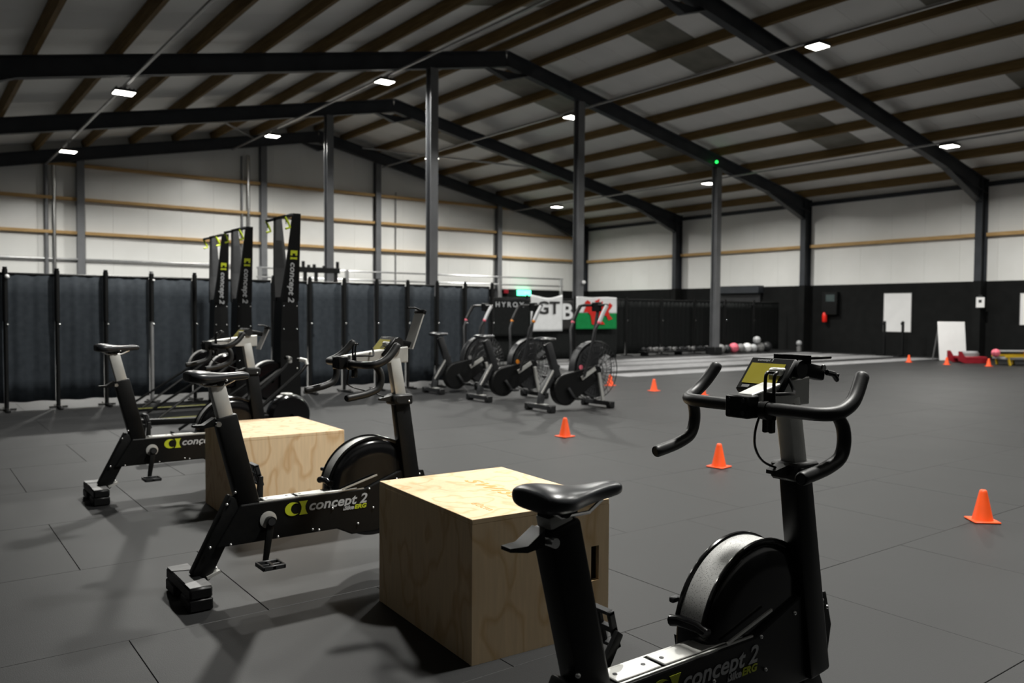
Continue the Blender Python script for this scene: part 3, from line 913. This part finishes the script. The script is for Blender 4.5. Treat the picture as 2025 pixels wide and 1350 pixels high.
    # monitor
    mm = frame_mtx(q(1.872, 1.032, .034), (0, -1, 0), (.66, 0, .75))
    mb = MB(); mb.box((-.072, -.058, -.012), (.072, .058, .010), .006)
    mon = part('monitor', mb, 'black', t); mon.matrix_local = mm
    part('screen', MB().box((-.058, -.036, .0101), (.050, .034, .0112)), 'lcd', mon, 'olive monitor screen', smooth=False)
    part('button', MB().box((-.052, -.052, .0101), (-.028, -.042, .012), .001), 'grey', mon)
    text_part('lettering', 'concept 2', .012, 'print', mon, frame_mtx((-.045, .042, .0105), (1, 0, 0), (0, 1, 0)), width=.05, thick=.0003)
    part('monitor_arm', MB().beam(q(1.895, 1.015, .02), q(1.895, 1.042, .034), .03, .03), 'black', t)
    # device holder
    hold = part('device_holder', MB().cyl(q(1.915, 1.052, -.034), q(1.915, 1.052, .034), .021, 20), 'rubber', t)
    part('holder_bracket', MB().box(q(1.86, 1.030, -.022), q(1.93, 1.056, .022), .005), 'silver', hold)
    part('knob', MB().cyl(q(1.915, 1.052, -.046), q(1.915, 1.052, -.034), .025, 10), 'rubber', hold)
    if holder == 'flat':
        part('tray', MB().box(q(1.93, 1.078, -.06), q(2.03, 1.086, .05), .002), 'black', hold)
        part('tray_lip', MB().box(q(1.925, 1.066, -.062), q(1.931, 1.090, .052), .001), 'black', hold)
        part('tray_arm', MB().beam(q(1.935, 1.055, 0), q(2.04, 1.035, -.02), .035, .04, bevel=.006), 'black', hold)
        part('hook', MB().tube([q(2.03, 1.04, -.045), q(2.055, 1.035, -.05), q(2.07, 1.02, -.05), q(2.07, 1.035, -.05)], .008, 8), 'black', hold)
        part('bolt', MB().cyl(q(2.02, 1.052, -.044), q(2.02, 1.052, -.038), .009, 10), 'bolt', hold)
    else:
        zt = 1.19 if holder == 'up' else 1.07
        zb = 1.02 if holder == 'up' else .93
        part('tray', MB().beam(q(1.992, zb, -.0), q(2.055, zt, -.0), .085, .007), 'silver' if holder == 'up' else 'grey', hold, 'pale phone plate')
        part('tray_arm', MB().beam(q(1.935, 1.052, 0), q(2.02, 1.035, 0), .03, .03, bevel=.005), 'black', hold)
        part('tray_lip', MB().beam(q(2.055, zt, 0), q(2.062, zt + .018, 0), .09, .018, bevel=.003), 'black', hold)
        part('hook', MB().tube([q(2.062, zt + .015, 0), q(2.03, zt + .028, 0), q(1.99, zt + .028, 0)], .005, 8), 'black', hold)
    # cage-like clip on the stem and cable
    mb = MB()
    for sy in (-.062, -.036):
        mb.stube([qh(1.775, .93, sy), qh(1.770, 1.0, sy), qh(1.772, 1.040, sy), qh(1.782, 1.050, sy)], .0045, 8)
    mb.tube([qh(1.782, 1.049, -.064), qh(1.782, 1.049, -.034)], .0045, 8)
    mb.box(qh(1.766, .955, -.064), qh(1.776, 1.0, -.034), .003)
    mb.stube([qh(1.775, .995, -.060), qh(1.82, .995, -.072), qh(1.865, .995, -.056), qh(1.87, 1.03, -.035)], .0045, 8)
    mb.stube([qh(1.775, .962, -.060), qh(1.82, .962, -.072), qh(1.865, .962, -.056)], .0045, 8)
    mb.box(qh(1.765, .895, -.060), qh(1.785, .955, -.048), .003); mb.box(qh(1.765, .895, -.042), qh(1.785, .955, -.030), .003)
    part('bottle_clip', mb, 'black', t)
    mb = MB(); mb.stube([qh(1.752, .945, -.036 + .0), qh(1.754, .90, -.02), qh(1.765, .855, -.012), q(1.80, .815, -.01), q(1.86, .79, -.012), q(1.90, .775, -.015)], .0032, 8)
    part('sensor_cable', mb, 'black', t)
    mb = MB(); mb.cyl(qh(1.752, .955, -.062), qh(1.752, .955, -.042), .024, 16)
    part('bar_ring', mb, 'black', hb)
    return t
bike('exercise bike nearest the viewpoint, its mast cut by the bottom picture edge', BX + .003, 1.328, .0, .018, 'flat', crank=(.10, .135))
bike('exercise bike between the two plywood boxes, with raised phone plate', BX - .01, 3.50, .118, -.035, 'up', -.09)
bike('exercise bike half hidden behind the farther plywood box', BX + .02, 5.67, .155, -.02, 'down', -.085)

# ------------------------------------------------------------------ ski towers
def ski(label, x, y):
    t = thing('ski_trainer', label, 'ski trainer', (x, y, 0), group='tall ski trainers')
    pf = part('platform', MB().box((-1.05, -.30, .004), (.22, .30, .03), .004), 'black', t)
    part('edge_strip', MB().box((-1.03, -.295, .0302), (-.25, -.272, .034), .001), 'stripe', pf, 'dull yellow edge strip')
    # lower body
    rings = [[(-.10, -.11, .03), (.13, -.11, .03), (.13, .11, .03), (-.10, .11, .03)],
             [(-.09, -.10, .9), (.10, -.10, .9), (.10, .10, .9), (-.09, .10, .9)],
             [(-.075, -.11, 1.34), (.085, -.11, 1.34), (.085, .11, 1.34), (-.075, .11, 1.34)]]
    tb = part('tower', MB().loft(rings), 'black', t, smooth=False)
    for z in (.62, 1.02, 1.25):
        for xx in (-.06, .075):
            part('bolt', MB().sphere((xx, -.108 if z < .9 else -.102, z), .009, 8, 6), 'bolt', tb)
    for s in (-1, 1):
        mb = MB()
        rings = [[(-.085, s * .06, 1.30), (.09, s * .06, 1.30), (.09, s * .118, 1.30), (-.085, s * .118, 1.30)],
                 [(-.06, s * .150, 1.64), (.075, s * .150, 1.64), (.075, s * .182, 1.64), (-.06, s * .182, 1.64)],
                 [(-.025, s * .24, 2.16), (.055, s * .24, 2.16), (.055, s * .265, 2.16), (-.025, s * .265, 2.16)]]
        mb.loft(rings); ap = part('upright_plate', mb, 'black' if s < 0 else 'dgrey', t, smooth=False)  # far plate paler: light on its inner face put into the colour
        if s < 0:
            xd = V((0, .083, -.52)).normalized(); yd = V((1, 0, 0))
            em = frame_mtx((-.028, -.2085, 1.80), xd, yd)
            mb = MB(); mb.prism([(0, 0), (.05, 0), (.05, .02), (.03, .02), (.03, .05), (.05, .05), (.05, .07), (0, .07)], 'z', .001, .0022)
            mb.prism([(.065, 0), (.09, 0), (.085, .035), (.09, .07), (.065, .07), (.07, .035)], 'z', .001, .0022)
            e_ = part('emblem', mb, 'lime', ap, smooth=False); e_.matrix_local = em
            text_part('lettering', 'concept 2', .085, 'print', ap, frame_mtx((-.02, -.1895, 1.68), (0, .16, -.9), yd), shear=.2, bold=.002, width=.40, thick=.0022)
    # top crossbar with cord arms
    mb = MB(); mb.beam((-.02, -.25, 2.15), (-.02, .25, 2.15), .03, .022, up=(1, 0, 0))
    part('crossbar', mb, 'black', t)
    for s in (-1, 1):
        part('arm_tip', MB().beam((-.02, s * .24, 2.145), (-.11, s * .25, 2.12), .045, .03, bevel=.004), 'black', t)
        hd = part('handle', MB().tube([(-.105, s * .262, 2.12), (-.07, s * .262, 2.06), (-.055, s * .262, 2.02), (-.10, s * .262, 2.005)], .012, 8), 'limeh', t, 'lime green handle')
        part('cord', MB().tube([(-.095, s * .25, 2.10), (-.09, s * .25, 2.05)], .004, 6), 'black', hd)
    # flywheel drum on the front, stays down to the platform
    mb = MB(); mb.lathe([(.02, -.07), (.18, -.07), (.20, -.05), (.20, .05), (.18, .07), (.02, .07)], (-.17, 0, .50), 'y', 32)
    fo = part('flywheel_housing', mb, 'gloss', t)
    mb = MB(); mb.lathe([(.195, -.03), (.205, -.03), (.205, .03), (.195, .03)], (-.17, 0, .50), 'y', 24, math.radians(80), math.radians(180), True)
    part('vent_band', mb, 'perf', fo)
    for s in (-1, 1):
        part('stay', MB().tube([(-.10, s * .11, .62), (-.98, s * .26, .04)], .014, 8), 'black', t)
    return t
ski('tall black ski trainer nearest the viewpoint, right one of three', 3.14, 8.05)
ski('tall black ski trainer in the middle of three', 3.21, 9.62)
ski('tall black ski trainer closest to the drape screen, left one of three', 3.28, 10.70)

# machine with slanted tube arms in front of the towers
rm = thing('rowing_machine', 'dark exercise machine with round flywheel and slanted tube arms', 'rowing machine', (2.83, 7.2, 0))
mb = MB(); mb.lathe([(.02, -.08), (.17, -.08), (.19, -.05), (.19, .05), (.17, .08), (.02, .08)], (0, 0, .25), 'y', 36)
fo = part('flywheel_housing', mb, 'gloss', rm)
mb = MB(); mb.lathe([(.186, -.035), (.197, -.035), (.197, .035), (.186, .035)], (0, 0, .25), 'y', 30, math.radians(-20), math.radians(120), True)
part('vent_band', mb, 'perf', fo)
part('top_cap', MB().box((-.06, -.05, .43), (.03, .05, .455), .01), 'silver', fo)
for s in (-1, 1):
    ar = part('slanted_arm', MB().tube([(-.50, s * .20, .22), (.04, s * .20, .66), (.10, s * .20, .73), (.09, s * .18, .76), (.03, s * .14, .765)], .016, 10), 'black', rm)
    part('grip', MB().tube([(.095, s * .20, .72), (.092, s * .19, .755), (.05, s * .155, .766)], .02, 10), 'silver', ar)
    part('strut', MB().tube([(-.50, s * .20, .22), (-.25, s * .18, .03)], .014, 8), 'black', rm)
part('floor_frame', MB().box((-.60, -.22, .004), (.30, .22, .04), .006), 'black', rm)
part('rail', MB().beam((-1.30, 0, .28), (-.1, 0, .24), .06, .05, bevel=.005), 'black', rm)
part('rear_leg', MB().beam((-1.25, 0, .27), (-1.28, 0, .005), .20, .03), 'black', rm)

# ------------------------------------------------------------------ air bikes
def air_bike(label, x, y, accent):
    t = thing('air_bike', label, 'air bike', (x, y, 0), group='fan air bikes')
    for nm, fx, hw in (('rear_foot', 0, .25), ('front_foot', .95, .27)):
        f_ = part(nm, MB().box((fx - .035, -hw, .03), (fx + .035, hw, .085), .006), 'dgrey', t)
        for s in (-1, 1):
            part('foot_cap', MB().box((fx - .045, s * (hw - .03) - .04, .003), (fx + .045, s * (hw - .03) + .04, .09), .01), 'rubber', f_)
    part('foot_plate', MB().box((-.04, -.12, .086), (.04, .06, .09)), 'silver', t)
    part('rear_leg', MB().beam((0, 0, .08), (.03, 0, .22), .06, .07, bevel=.006), 'dgrey', t)
    part('frame_tube', MB().beam((.02, 0, .20), (.27, 0, .56), .06, .075, bevel=.006), 'dgrey', t)
    part('frame_edge', MB().beam((.0, -.032, .22), (.235, -.032, .56), .004, .022), 'silver', t)
    part('seat_tube', MB().beam((.28, 0, .36), (.11, 0, .82), .07, .095, bevel=.006), 'dgrey', t)
    # saddle
    rings = []
    for sx, hw, th in ((-.14, .06, .03), (-.12, .105, .05), (-.06, .12, .06), (0, .10, .055), (.07, .05, .045), (.14, .03, .03)):
        rings.append([(sx + .09, hw * math.cos(a), .875 + th * .5 * math.sin(a)) for a in [2 * math.pi * k / 14 for k in range(14)]])
    part('saddle', MB().loft(rings), 'saddle', t)
    # chain cover
    prof = []
    for a in range(0, 361, 15):
        prof.append(a)
    c1, r1, c2, r2_ = (.36, .25), .20, (.84, .44), .10
    pts = [(c1[0] + r1 * math.cos(math.radians(a)), c1[1] + r1 * math.sin(math.radians(a))) for a in range(105, 300, 13)]
    pts += [(c2[0] + r2_ * math.cos(math.radians(a)), c2[1] + r2_ * math.sin(math.radians(a))) for a in range(-65, 110, 13)]
    mb = MB(); mb.prism(pts, 'y', -.085, .02); cv = part('chain_cover', mb, 'black', t, smooth=False)
    bv = cv.modifiers.new('edge', 'BEVEL'); bv.width = .012; bv.segments = 2
    part('main_tube', MB().beam((.12, .02, .30), (.80, .02, .50), .06, .07, bevel=.006), 'dgrey', t)
    # cranks
    for s, dx, dz in ((-1, .10, -.13), (1, -.10, .13)):
        cr = part('crank_arm', MB().beam((.36, s * .11, .27), (.36 + dx, s * .12, .27 + dz), .02, .035, bevel=.004), 'dgrey', t)
        part('pedal', MB().box((.36 + dx - .05, min(s * .13, s * .23), .27 + dz - .012), (.36 + dx + .05, max(s * .13, s * .23), .27 + dz + .012), .005), 'black', cr)
    # fan in a wire cage
    c = V((.87, 0, .47)); R_ = .37
    mb = MB()
    for i in range(10):
        a = 2 * math.pi * i / 10
        d1 = V((math.cos(a), 0, math.sin(a)))
        tn = V((-math.sin(a), 0, math.cos(a)))
        mb.beam(c + d1 * .07, c + d1 * .31, .075, .004, up=V((0, .8, 0)) + tn * .35)
    mb.cyl(c + V((0, -.05, 0)), c + V((0, .05, 0)), .07, 18)
    part('fan', mb, 'dgrey', t, smooth=False)
    mb = MB()
    for s in (-1, 1):
        for rr in (.09, .16, .23, .30):
            mb.tube([c + V((rr * math.cos(2 * math.pi * k / 36), s * (.085 - .02 * (rr / R_) ** 2), rr * math.sin(2 * math.pi * k / 36))) for k in range(36)], .0028, 5, True)
        for k in range(40):
            a = 2 * math.pi * k / 40
            d1 = V((math.cos(a), 0, math.sin(a)))
            mb.tube([c + d1 * .08 + V((0, s * .085, 0)), c + d1 * .30 + V((0, s * .072, 0)), c + d1 * R_ + V((0, s * .05, 0))], .0028, 5)
    for yy in (-.05, .05):
        mb.tube([c + V((R_ * math.cos(2 * math.pi * k / 48), yy, R_ * math.sin(2 * math.pi * k / 48))) for k in range(48)], .006, 6, True)
    part('fan_cage', mb, 'dgrey', t)
    mb = MB(); mb.lathe([(.355, -.048), (.372, -.048), (.372, .048), (.355, .048)], tuple(c), 'y', 40, math.radians(60), math.radians(215), True)
    part('fan_shroud', mb, 'dgrey', t)
    for s in (-1, 1):
        mb = MB(); mb.prism([(c.x, c.z)] + [(c.x + .345 * math.cos(math.radians(a)), c.z + .345 * math.sin(math.radians(a))) for a in range(75, 286, 15)], 'y', s * .066 - .002, s * .066 + .002)
        part('wind_guard', mb, 'dgrey', t, smooth=False)
    part('hub_badge', MB().cyl(c + V((0, -.098, 0)), c + V((0, -.088, 0)), .05, 20), 'black', t)
    part('warning_sticker', MB().cyl(c + V((-.28, -.082, .05)), c + V((-.28, -.078, .05)), .03, 14), accent, t)
    for s in (-1, 1):
        part('fork', MB().beam((.86, s * .12, .44), (.95, s * .10, .08), .025, .04), 'silver' if s < 0 else 'dgrey', t)
    part('link_bar', MB().beam((.58, -.105, .38), (.80, -.115, .50), .015, .05), 'silver', t)
    # swinging handles
    for s in (-1, 1):
        h = part('handle_arm', MB().tube([(.60, s * .13, .40), (.66, s * .19, .75), (.68, s * .23, .98), (.76, s * .25, 1.12), (.86, s * .25, 1.29)], [.018] * 5, 10), 'dgrey', t)
        part('grip', MB().tube([(.74, s * .25, 1.09), (.80, s * .25, 1.20), (.86, s * .25, 1.29)], .025, 10), 'print' if s < 0 else 'black', h)
        part('grip_end', MB().sphere((.735, s * .25, 1.08), .026, 10, 6), accent if accent == 'orangep' else 'pink', h)
        part('cross_grip', MB().tube([(.86, s * .25, 1.29), (.90, s * .22, 1.30), (.90, s * .06, 1.30)], .018, 8), 'black', h)
    part('console_mast', MB().tube([(.86, 0, .80), (.92, 0, 1.12), (.95, 0, 1.28)], .022, 8), 'dgrey', t)
    part('console', MB().box((.90, -.08, 1.22), (.94, .08, 1.34), .008), 'black', t)
    return t
air_bike('fan air bike in front of the flag, nearest of three', 6.25, 7.80, 'pink')
air_bike('fan air bike in the middle of three, in front of the white banner', 6.27, 9.14, 'orangep')
air_bike('fan air bike farthest of three, beside the drape screen', 6.29, 10.36, 'grey')

# ------------------------------------------------------------------ cones
def cone(label, x, y, h=.185):
    t = thing('traffic_cone', label, 'cone', (x, y, 0), random.uniform(0, 1), group='small orange cones')
    mb = MB()
    mb.lathe([(.0, h), (.012, h), (.018, h - .004), (.022, h - .015), (.055, .016), (.058, .010), (.05, .010)], (0, 0, 0), 'z', 28)
    part('body', mb, 'cone', t)
    part('base', MB().box((-.073, -.073, .0008), (.073, .073, .011), .004), 'cone', t)
    return t
cone('small orange cone at the right picture edge, nearest of all', 5.05, 2.165)
cone('small orange cone below the near handlebar, middle of the near line', 5.13, 4.155)
cone('small orange cone in front of the nearest air bike', 5.157, 6.045)
cone('small orange cone partly hidden behind the near handlebar', 9.40, 7.93)
cone('small orange cone left of the near handlebar, out on the open floor', 9.35, 8.85)
cone('small orange cone seen through an air bike fan', 9.42, 9.90)
cone('small orange cone left of the leaning whiteboard', 20.6, 10.70)
cone('small orange cone in front of the leaning whiteboard', 20.4, 9.66)
cone('small orange cone in front of the red and yellow gear', 20.68, 8.82)

# ------------------------------------------------------------------ far right wall
WX = X1 - .03
def board(label, y0, y1, z0, z1):
    t = thing('whiteboard', label, 'whiteboard', (WX, (y0 + y1) / 2, (z0 + z1) / 2))
    a, b = (y1 - y0) / 2, (z1 - z0) / 2
    part('face', MB().box((-.03, -a, -b), (-.002, a, b), .003), 'white', t)
    mb = MB()
    for lo, hi in (((-a - .012, -b - .012), (a + .012, -b)), ((-a - .012, b), (a + .012, b + .012)), ((-a - .012, -b), (-a, b)), ((a, -b), (a + .012, b))):
        mb.box((-.036, lo[0], lo[1]), (-.002, hi[0], hi[1]))
    part('frame', mb, 'grey', t, smooth=False)
board('whiteboard hung on the dark wall above the black posts', 12.43, 13.27, .70, 1.85)
board('whiteboard hung on the dark wall, cut by the right picture edge', 8.6, 9.48, .96, 1.80)
t = thing('wall_sign', 'small white notice with a dark mark beside the steel column', 'sign', (WX - .40, 10.33, 1.56))
part('plate', MB().box((-.012, -.11, -.14), (0, .11, .14), .002), 'white', t)
part('mark', MB().box((-.0135, -.04, -.01), (-.0121, .04, .07)), 'dgrey', t, smooth=False)
part('hanger', MB().box((-.01, -.05, .14), (0, .05, .20)), 'dgrey', t, smooth=False)
t = thing('wall_cabinet', 'black wall cabinet with a dull glass pane, above red extinguisher', 'cabinet', (WX, 15.02, 1.5))
part('body', MB().box((-.16, -.26, -.30), (-.002, .26, .42), .006), 'black', t)
part('pane', MB().box((-.166, -.18, .12), (-.1602, .12, .34)), 'glass', t, smooth=False)
t = thing('fire_extinguisher', 'bright red fire extinguisher hanging below the black cabinet', 'extinguisher', (WX - .12, 15.20, .98))
mb = MB(); mb.lathe([(0, -.02), (.06, -.02), (.075, 0), (.075, .22), (.055, .28), (.025, .30), (.02, .33), (0, .33)], (0, 0, 0), 'z', 20)
part('bottle', mb, 'bright_red', t)
part('valve', MB().box((-.035, -.02, .33), (.035, .02, .37), .005), 'black', t)
part('bracket', MB().box((.02, -.03, .1), (.12, .03, .14)), 'black', t)
t = thing('shutter_box', 'dark roller shutter housing on the far right wall', 'shutter', (WX, 18.55, 1.95))
part('housing', MB().box((-.30, -.92, -.02), (-.002, .92, .24), .01), 'steel', t)
part('curtain', MB().box((-.12, -.86, -.45), (-.05, .86, -.02), .002), 'dgrey', t)
# leaning board
t = thing('leaning_whiteboard', 'white board standing on the floor behind an orange cone', 'whiteboard', (22.30, 10.40, 0), math.radians(-36))
bd = part('face', MB().box((-.36, -.012, .0), (.36, .012, 1.03), .004), 'white', t)
bd.rotation_euler = (math.radians(-8), 0, 0); bd.location = (0, 0, .012)
part('back_leg', MB().beam((-.32, .14, 1.0), (-.32, .42, .006), .03, .02), 'galv', t)
part('back_leg', MB().beam((.32, .14, 1.0), (.32, .42, .006), .03, .02), 'galv', t)
# black squat posts
def squat(label, x, y):
    t = thing('squat_stand', label, 'squat stand', (x, y, 0), group='black squat stands')
    part('upright', MB().box((-.03, -.03, .03), (.03, .03, 1.02), .004), 'black', t)
    part('base', MB().box((-.25, -.03, .003), (.25, .03, .035), .004), 'black', t)
    part('cross_foot', MB().box((-.03, -.25, .003), (.03, .25, .035), .004), 'black', t)
    part('bar_hook', MB().tube([(-.03, 0, .92), (-.10, 0, .92), (-.11, 0, .98)], .012, 8), 'black', t)
    return t
squat('black squat stand in front of the hung whiteboard, left one', 23.3, 12.85)
squat('black squat stand in front of the hung whiteboard, right one', 23.3, 12.30)
t = thing('grey_bollard', 'small pale post with a round head at the foot of the wall column', 'bollard', (23.35, 15.75, 0))
part('post', MB().cyl((0, 0, .003), (0, 0, .18), .07, 16), 'grey', t)
part('head', MB().sphere((0, 0, .27), .09, 16, 10), 'print', t)

# low dumbbell rack and balls along the black screen
t = thing('low_rack', 'long low black rack along the black screen', 'rack', (18.2, 16.28, 0))
part('shelf', MB().box((-1.5, -.14, .10), (1.5, .14, .13), .004), 'black', t)
for xx in (-1.4, 0, 1.4):
    part('leg', MB().box((xx - .03, -.13, .002), (xx + .03, .13, .10)), 'black', t)
def dumbbell(label, x, y, z):
    t = thing('dumbbell', label, 'dumbbell', (x, y, z), group='dumbbells on the low rack')
    for s in (-1, 1):
        mb = MB(); mb.lathe([(0, s * .05), (.05, s * .05), (.058, s * .058), (.058, s * .11), (.05, s * .118), (0, s * .118)], (0, 0, 0), 'y', 6)
        part('head', mb, 'grey' if int(x * 10) % 2 else 'dgrey', t, smooth=False)
    part('bar', MB().cyl((0, -.06, 0), (0, .06, 0), .014, 8), 'chrome', t)
for k in range(11):
    dumbbell('hexagonal dumbbell on the low black rack, %s from the left' % ORD[k], 16.85 + k * .27, 16.28, .188)
def ball(label, x, y, r, m, z=0):
    t = thing('medicine_ball', label, 'medicine ball', (x, y, z + r + .001), group='medicine balls by the black screen')
    part('skin', MB().sphere((0, 0, 0), r, 20, 14), m, t)
    mb = MB()
    for ax in range(2):
        mb.tube([(r * 1.0 * math.cos(2 * math.pi * k / 24), r * 1.0 * math.sin(2 * math.pi * k / 24) if ax == 0 else 0, 0 if ax == 0 else r * 1.0 * math.sin(2 * math.pi * k / 24)) for k in range(24)], .004, 5, True)
    part('seam', mb, 'dgrey', t)
for k, (bx_, r, m, d) in enumerate(((20.0, .14, 'grey', 'grey medicine ball at the left end of the ball row'), (20.30, .13, 'dgrey', 'dark medicine ball left of the pink one'), (20.62, .155, 'pink', 'pink medicine ball in the ball row'), (20.95, .14, 'grey', 'grey medicine ball just right of the pink one'), (21.27, .15, 'white', 'white medicine ball right of the pink one'), (21.58, .13, 'print', 'pale medicine ball between the white ball and the stacked one'), (21.92, .15, 'grey', 'grey medicine ball under the stacked one'), (22.28, .16, 'dgrey', 'dark medicine ball at the right end of the ball row'))):
    ball(d, bx_, 16.20, r, m)
ball('pale medicine ball stacked on top of the row', 21.76, 16.20, .12, 'print', .262)

# red and yellow gear at the right edge
t = thing('weight_sled', 'dark red push sled on the floor beside the leaning whiteboard', 'sled', (21.75, 9.75, 0), math.radians(-38))
part('deck', MB().box((-.26, -.30, .10), (.30, .30, .17), .01), 'redp', t)
for s in (-1, 1):
    mb = MB(); mb.prism([(-.40, .06), (-.26, .004), (.34, .004), (.34, .10), (-.22, .10), (-.34, .30), (-.40, .30)], 'y', s * .28 - .03, s * .28 + .03)
    part('runner', mb, 'redp', t, smooth=False)
part('weight_plate', MB().cyl((.02, 0, .17), (.02, 0, .25), .21, 28), 'grey', t)
part('weight_plate', MB().cyl((.02, 0, .25), (.02, 0, .29), .18, 28), 'print', t)
t = thing('weight_sled', 'yellow framed sled carrying pale bars at the right picture edge', 'sled', (21.7, 8.75, 0), math.radians(-38))
part('deck', MB().box((-.30, -.28, .14), (.62, .28, .19), .008), 'grey', t)
for xx in (-.22, .18, .55):
    for s in (-1, 1):
        part('leg', MB().beam((xx, s * .26, .20), (xx + .05, s * .28, .004), .05, .04), 'yellow', t)
part('side_rail', MB().beam((-.30, -.29, .22), (.64, -.29, .24), .03, .05), 'yellow', t)
part('side_rail', MB().beam((-.30, .29, .22), (.64, .29, .24), .03, .05), 'yellow', t)
part('load_block', MB().box((.35, -.2, .19), (.58, .1, .30), .02), 'orangep', t)
for k in range(3):
    tag(part('steel_bar', MB().tube([(21.55 + k * .07, 8.98 + k * .082, .335), (22.25 + k * .07, 8.38 + k * .082, .335)], .022, 10), 'galv'), 'pale steel bar lying on the yellow sled, %s from the viewpoint' % ORD[2 - k], 'bar', 'bars on the yellow sled')
ball('pink and white medicine ball on the sled between the red and yellow gear', 21.42, 8.98, .10, 'pink', .19)

# ------------------------------------------------------------------ gable wall fittings
t = thing('exit_sign', 'lit green exit sign on the dark part of the gable wall', 'exit sign', (20.75, Y1 - .05, 2.02))
part('box', MB().box((-.34, -.08, -.11), (.34, 0, .11), .01), 'exit', t)
mb = MB(); mb.prism([(-.02, .0), (.10, .07), (.10, .03), (.22, .03), (.22, -.03), (.10, -.03), (.10, -.07)], 'y', -.086, -.0805)
part('arrow', mb, 'cloth_w', t, smooth=False)
tag(part('alarm_box', MB().box((19.70, Y1 - .14, 1.98), (19.92, Y1 - .04, 2.14), .01), 'redp'), 'small red alarm box left of the lit exit sign', 'alarm box')
def pipe(label, pts, r, m='galv'):
    tag(part('wall_pipe', MB().tube(pts, r, 10), m), label, 'pipe')
pipe('dark vertical pipe on the gable wall near the left picture edge', [(3.42, Y1 - .10, .02), (3.42, Y1 - .10, 5.45)], .06, 'column')
pipe('shiny vertical pipe on the gable wall near the left picture edge', [(3.62, Y1 - .12, .02), (3.62, Y1 - .12, 5.35)], .06, 'chrome')
pipe('shiny vertical pipe on the gable wall above the ski trainers', [(9.26, Y1 - .12, .02), (9.26, Y1 - .12, 6.30)], .06, 'chrome')
pipe('dark vertical pipe on the gable wall above the ski trainers', [(9.06, Y1 - .10, .02), (9.06, Y1 - .10, 6.25)], .035, 'column')
pipe('thin vertical pipe on the gable wall left of the middle post', [(14.75, Y1 - .10, .02), (14.75, Y1 - .10, 5.6)], .02, 'column')
pipe('horizontal pipe on the gable wall above the drape screen, left part', [(-.5, Y1 - .10, 2.66), (9.0, Y1 - .10, 2.69)], .035, 'galv')
hr = thing('handrail', 'grey tube handrail in front of the gable wall above the screen', 'handrail', (13.0, Y1 - .5, 0))
for z in (2.62, 2.32):
    part('rail', MB().tube([(-3.6, 0, z), (9.5, 0, z)], .03, 8), 'galv', hr)
for xx in (-3.5, -.4, 3.0, 6.2, 9.4):
    part('post', MB().box((xx - .06, -.04, .003), (xx + .06, .04, 2.66), .004), 'galv', hr)
rg = thing('pull_up_rig', 'black pull-up rig top showing above the slate drape screen', 'rig', (8.5, 20.2, 0))
part('crossbeam', MB().box((-.55, -.06, 2.20), (.85, .06, 2.34), .006), 'black', rg)
for xx in (-.5, -.1, .2, .75):
    part('upright', MB().box((xx - .04, -.04, .003), (xx + .04, .04, 2.20), .004), 'black', rg)
for xx, h in ((-.15, .15), (0, .06), (.15, .08), (.42, .05), (.80, .17)):
    part('peg', MB().box((xx - .035, -.03, 2.34), (xx + .035, .03, 2.34 + h), .006), 'black', rg)
tag(part('alarm_sounder', MB().sphere((14.02, 15.747, 1.98), .05, 12, 8), 'white'), 'small white round fitting on the middle inner column', 'sounder')
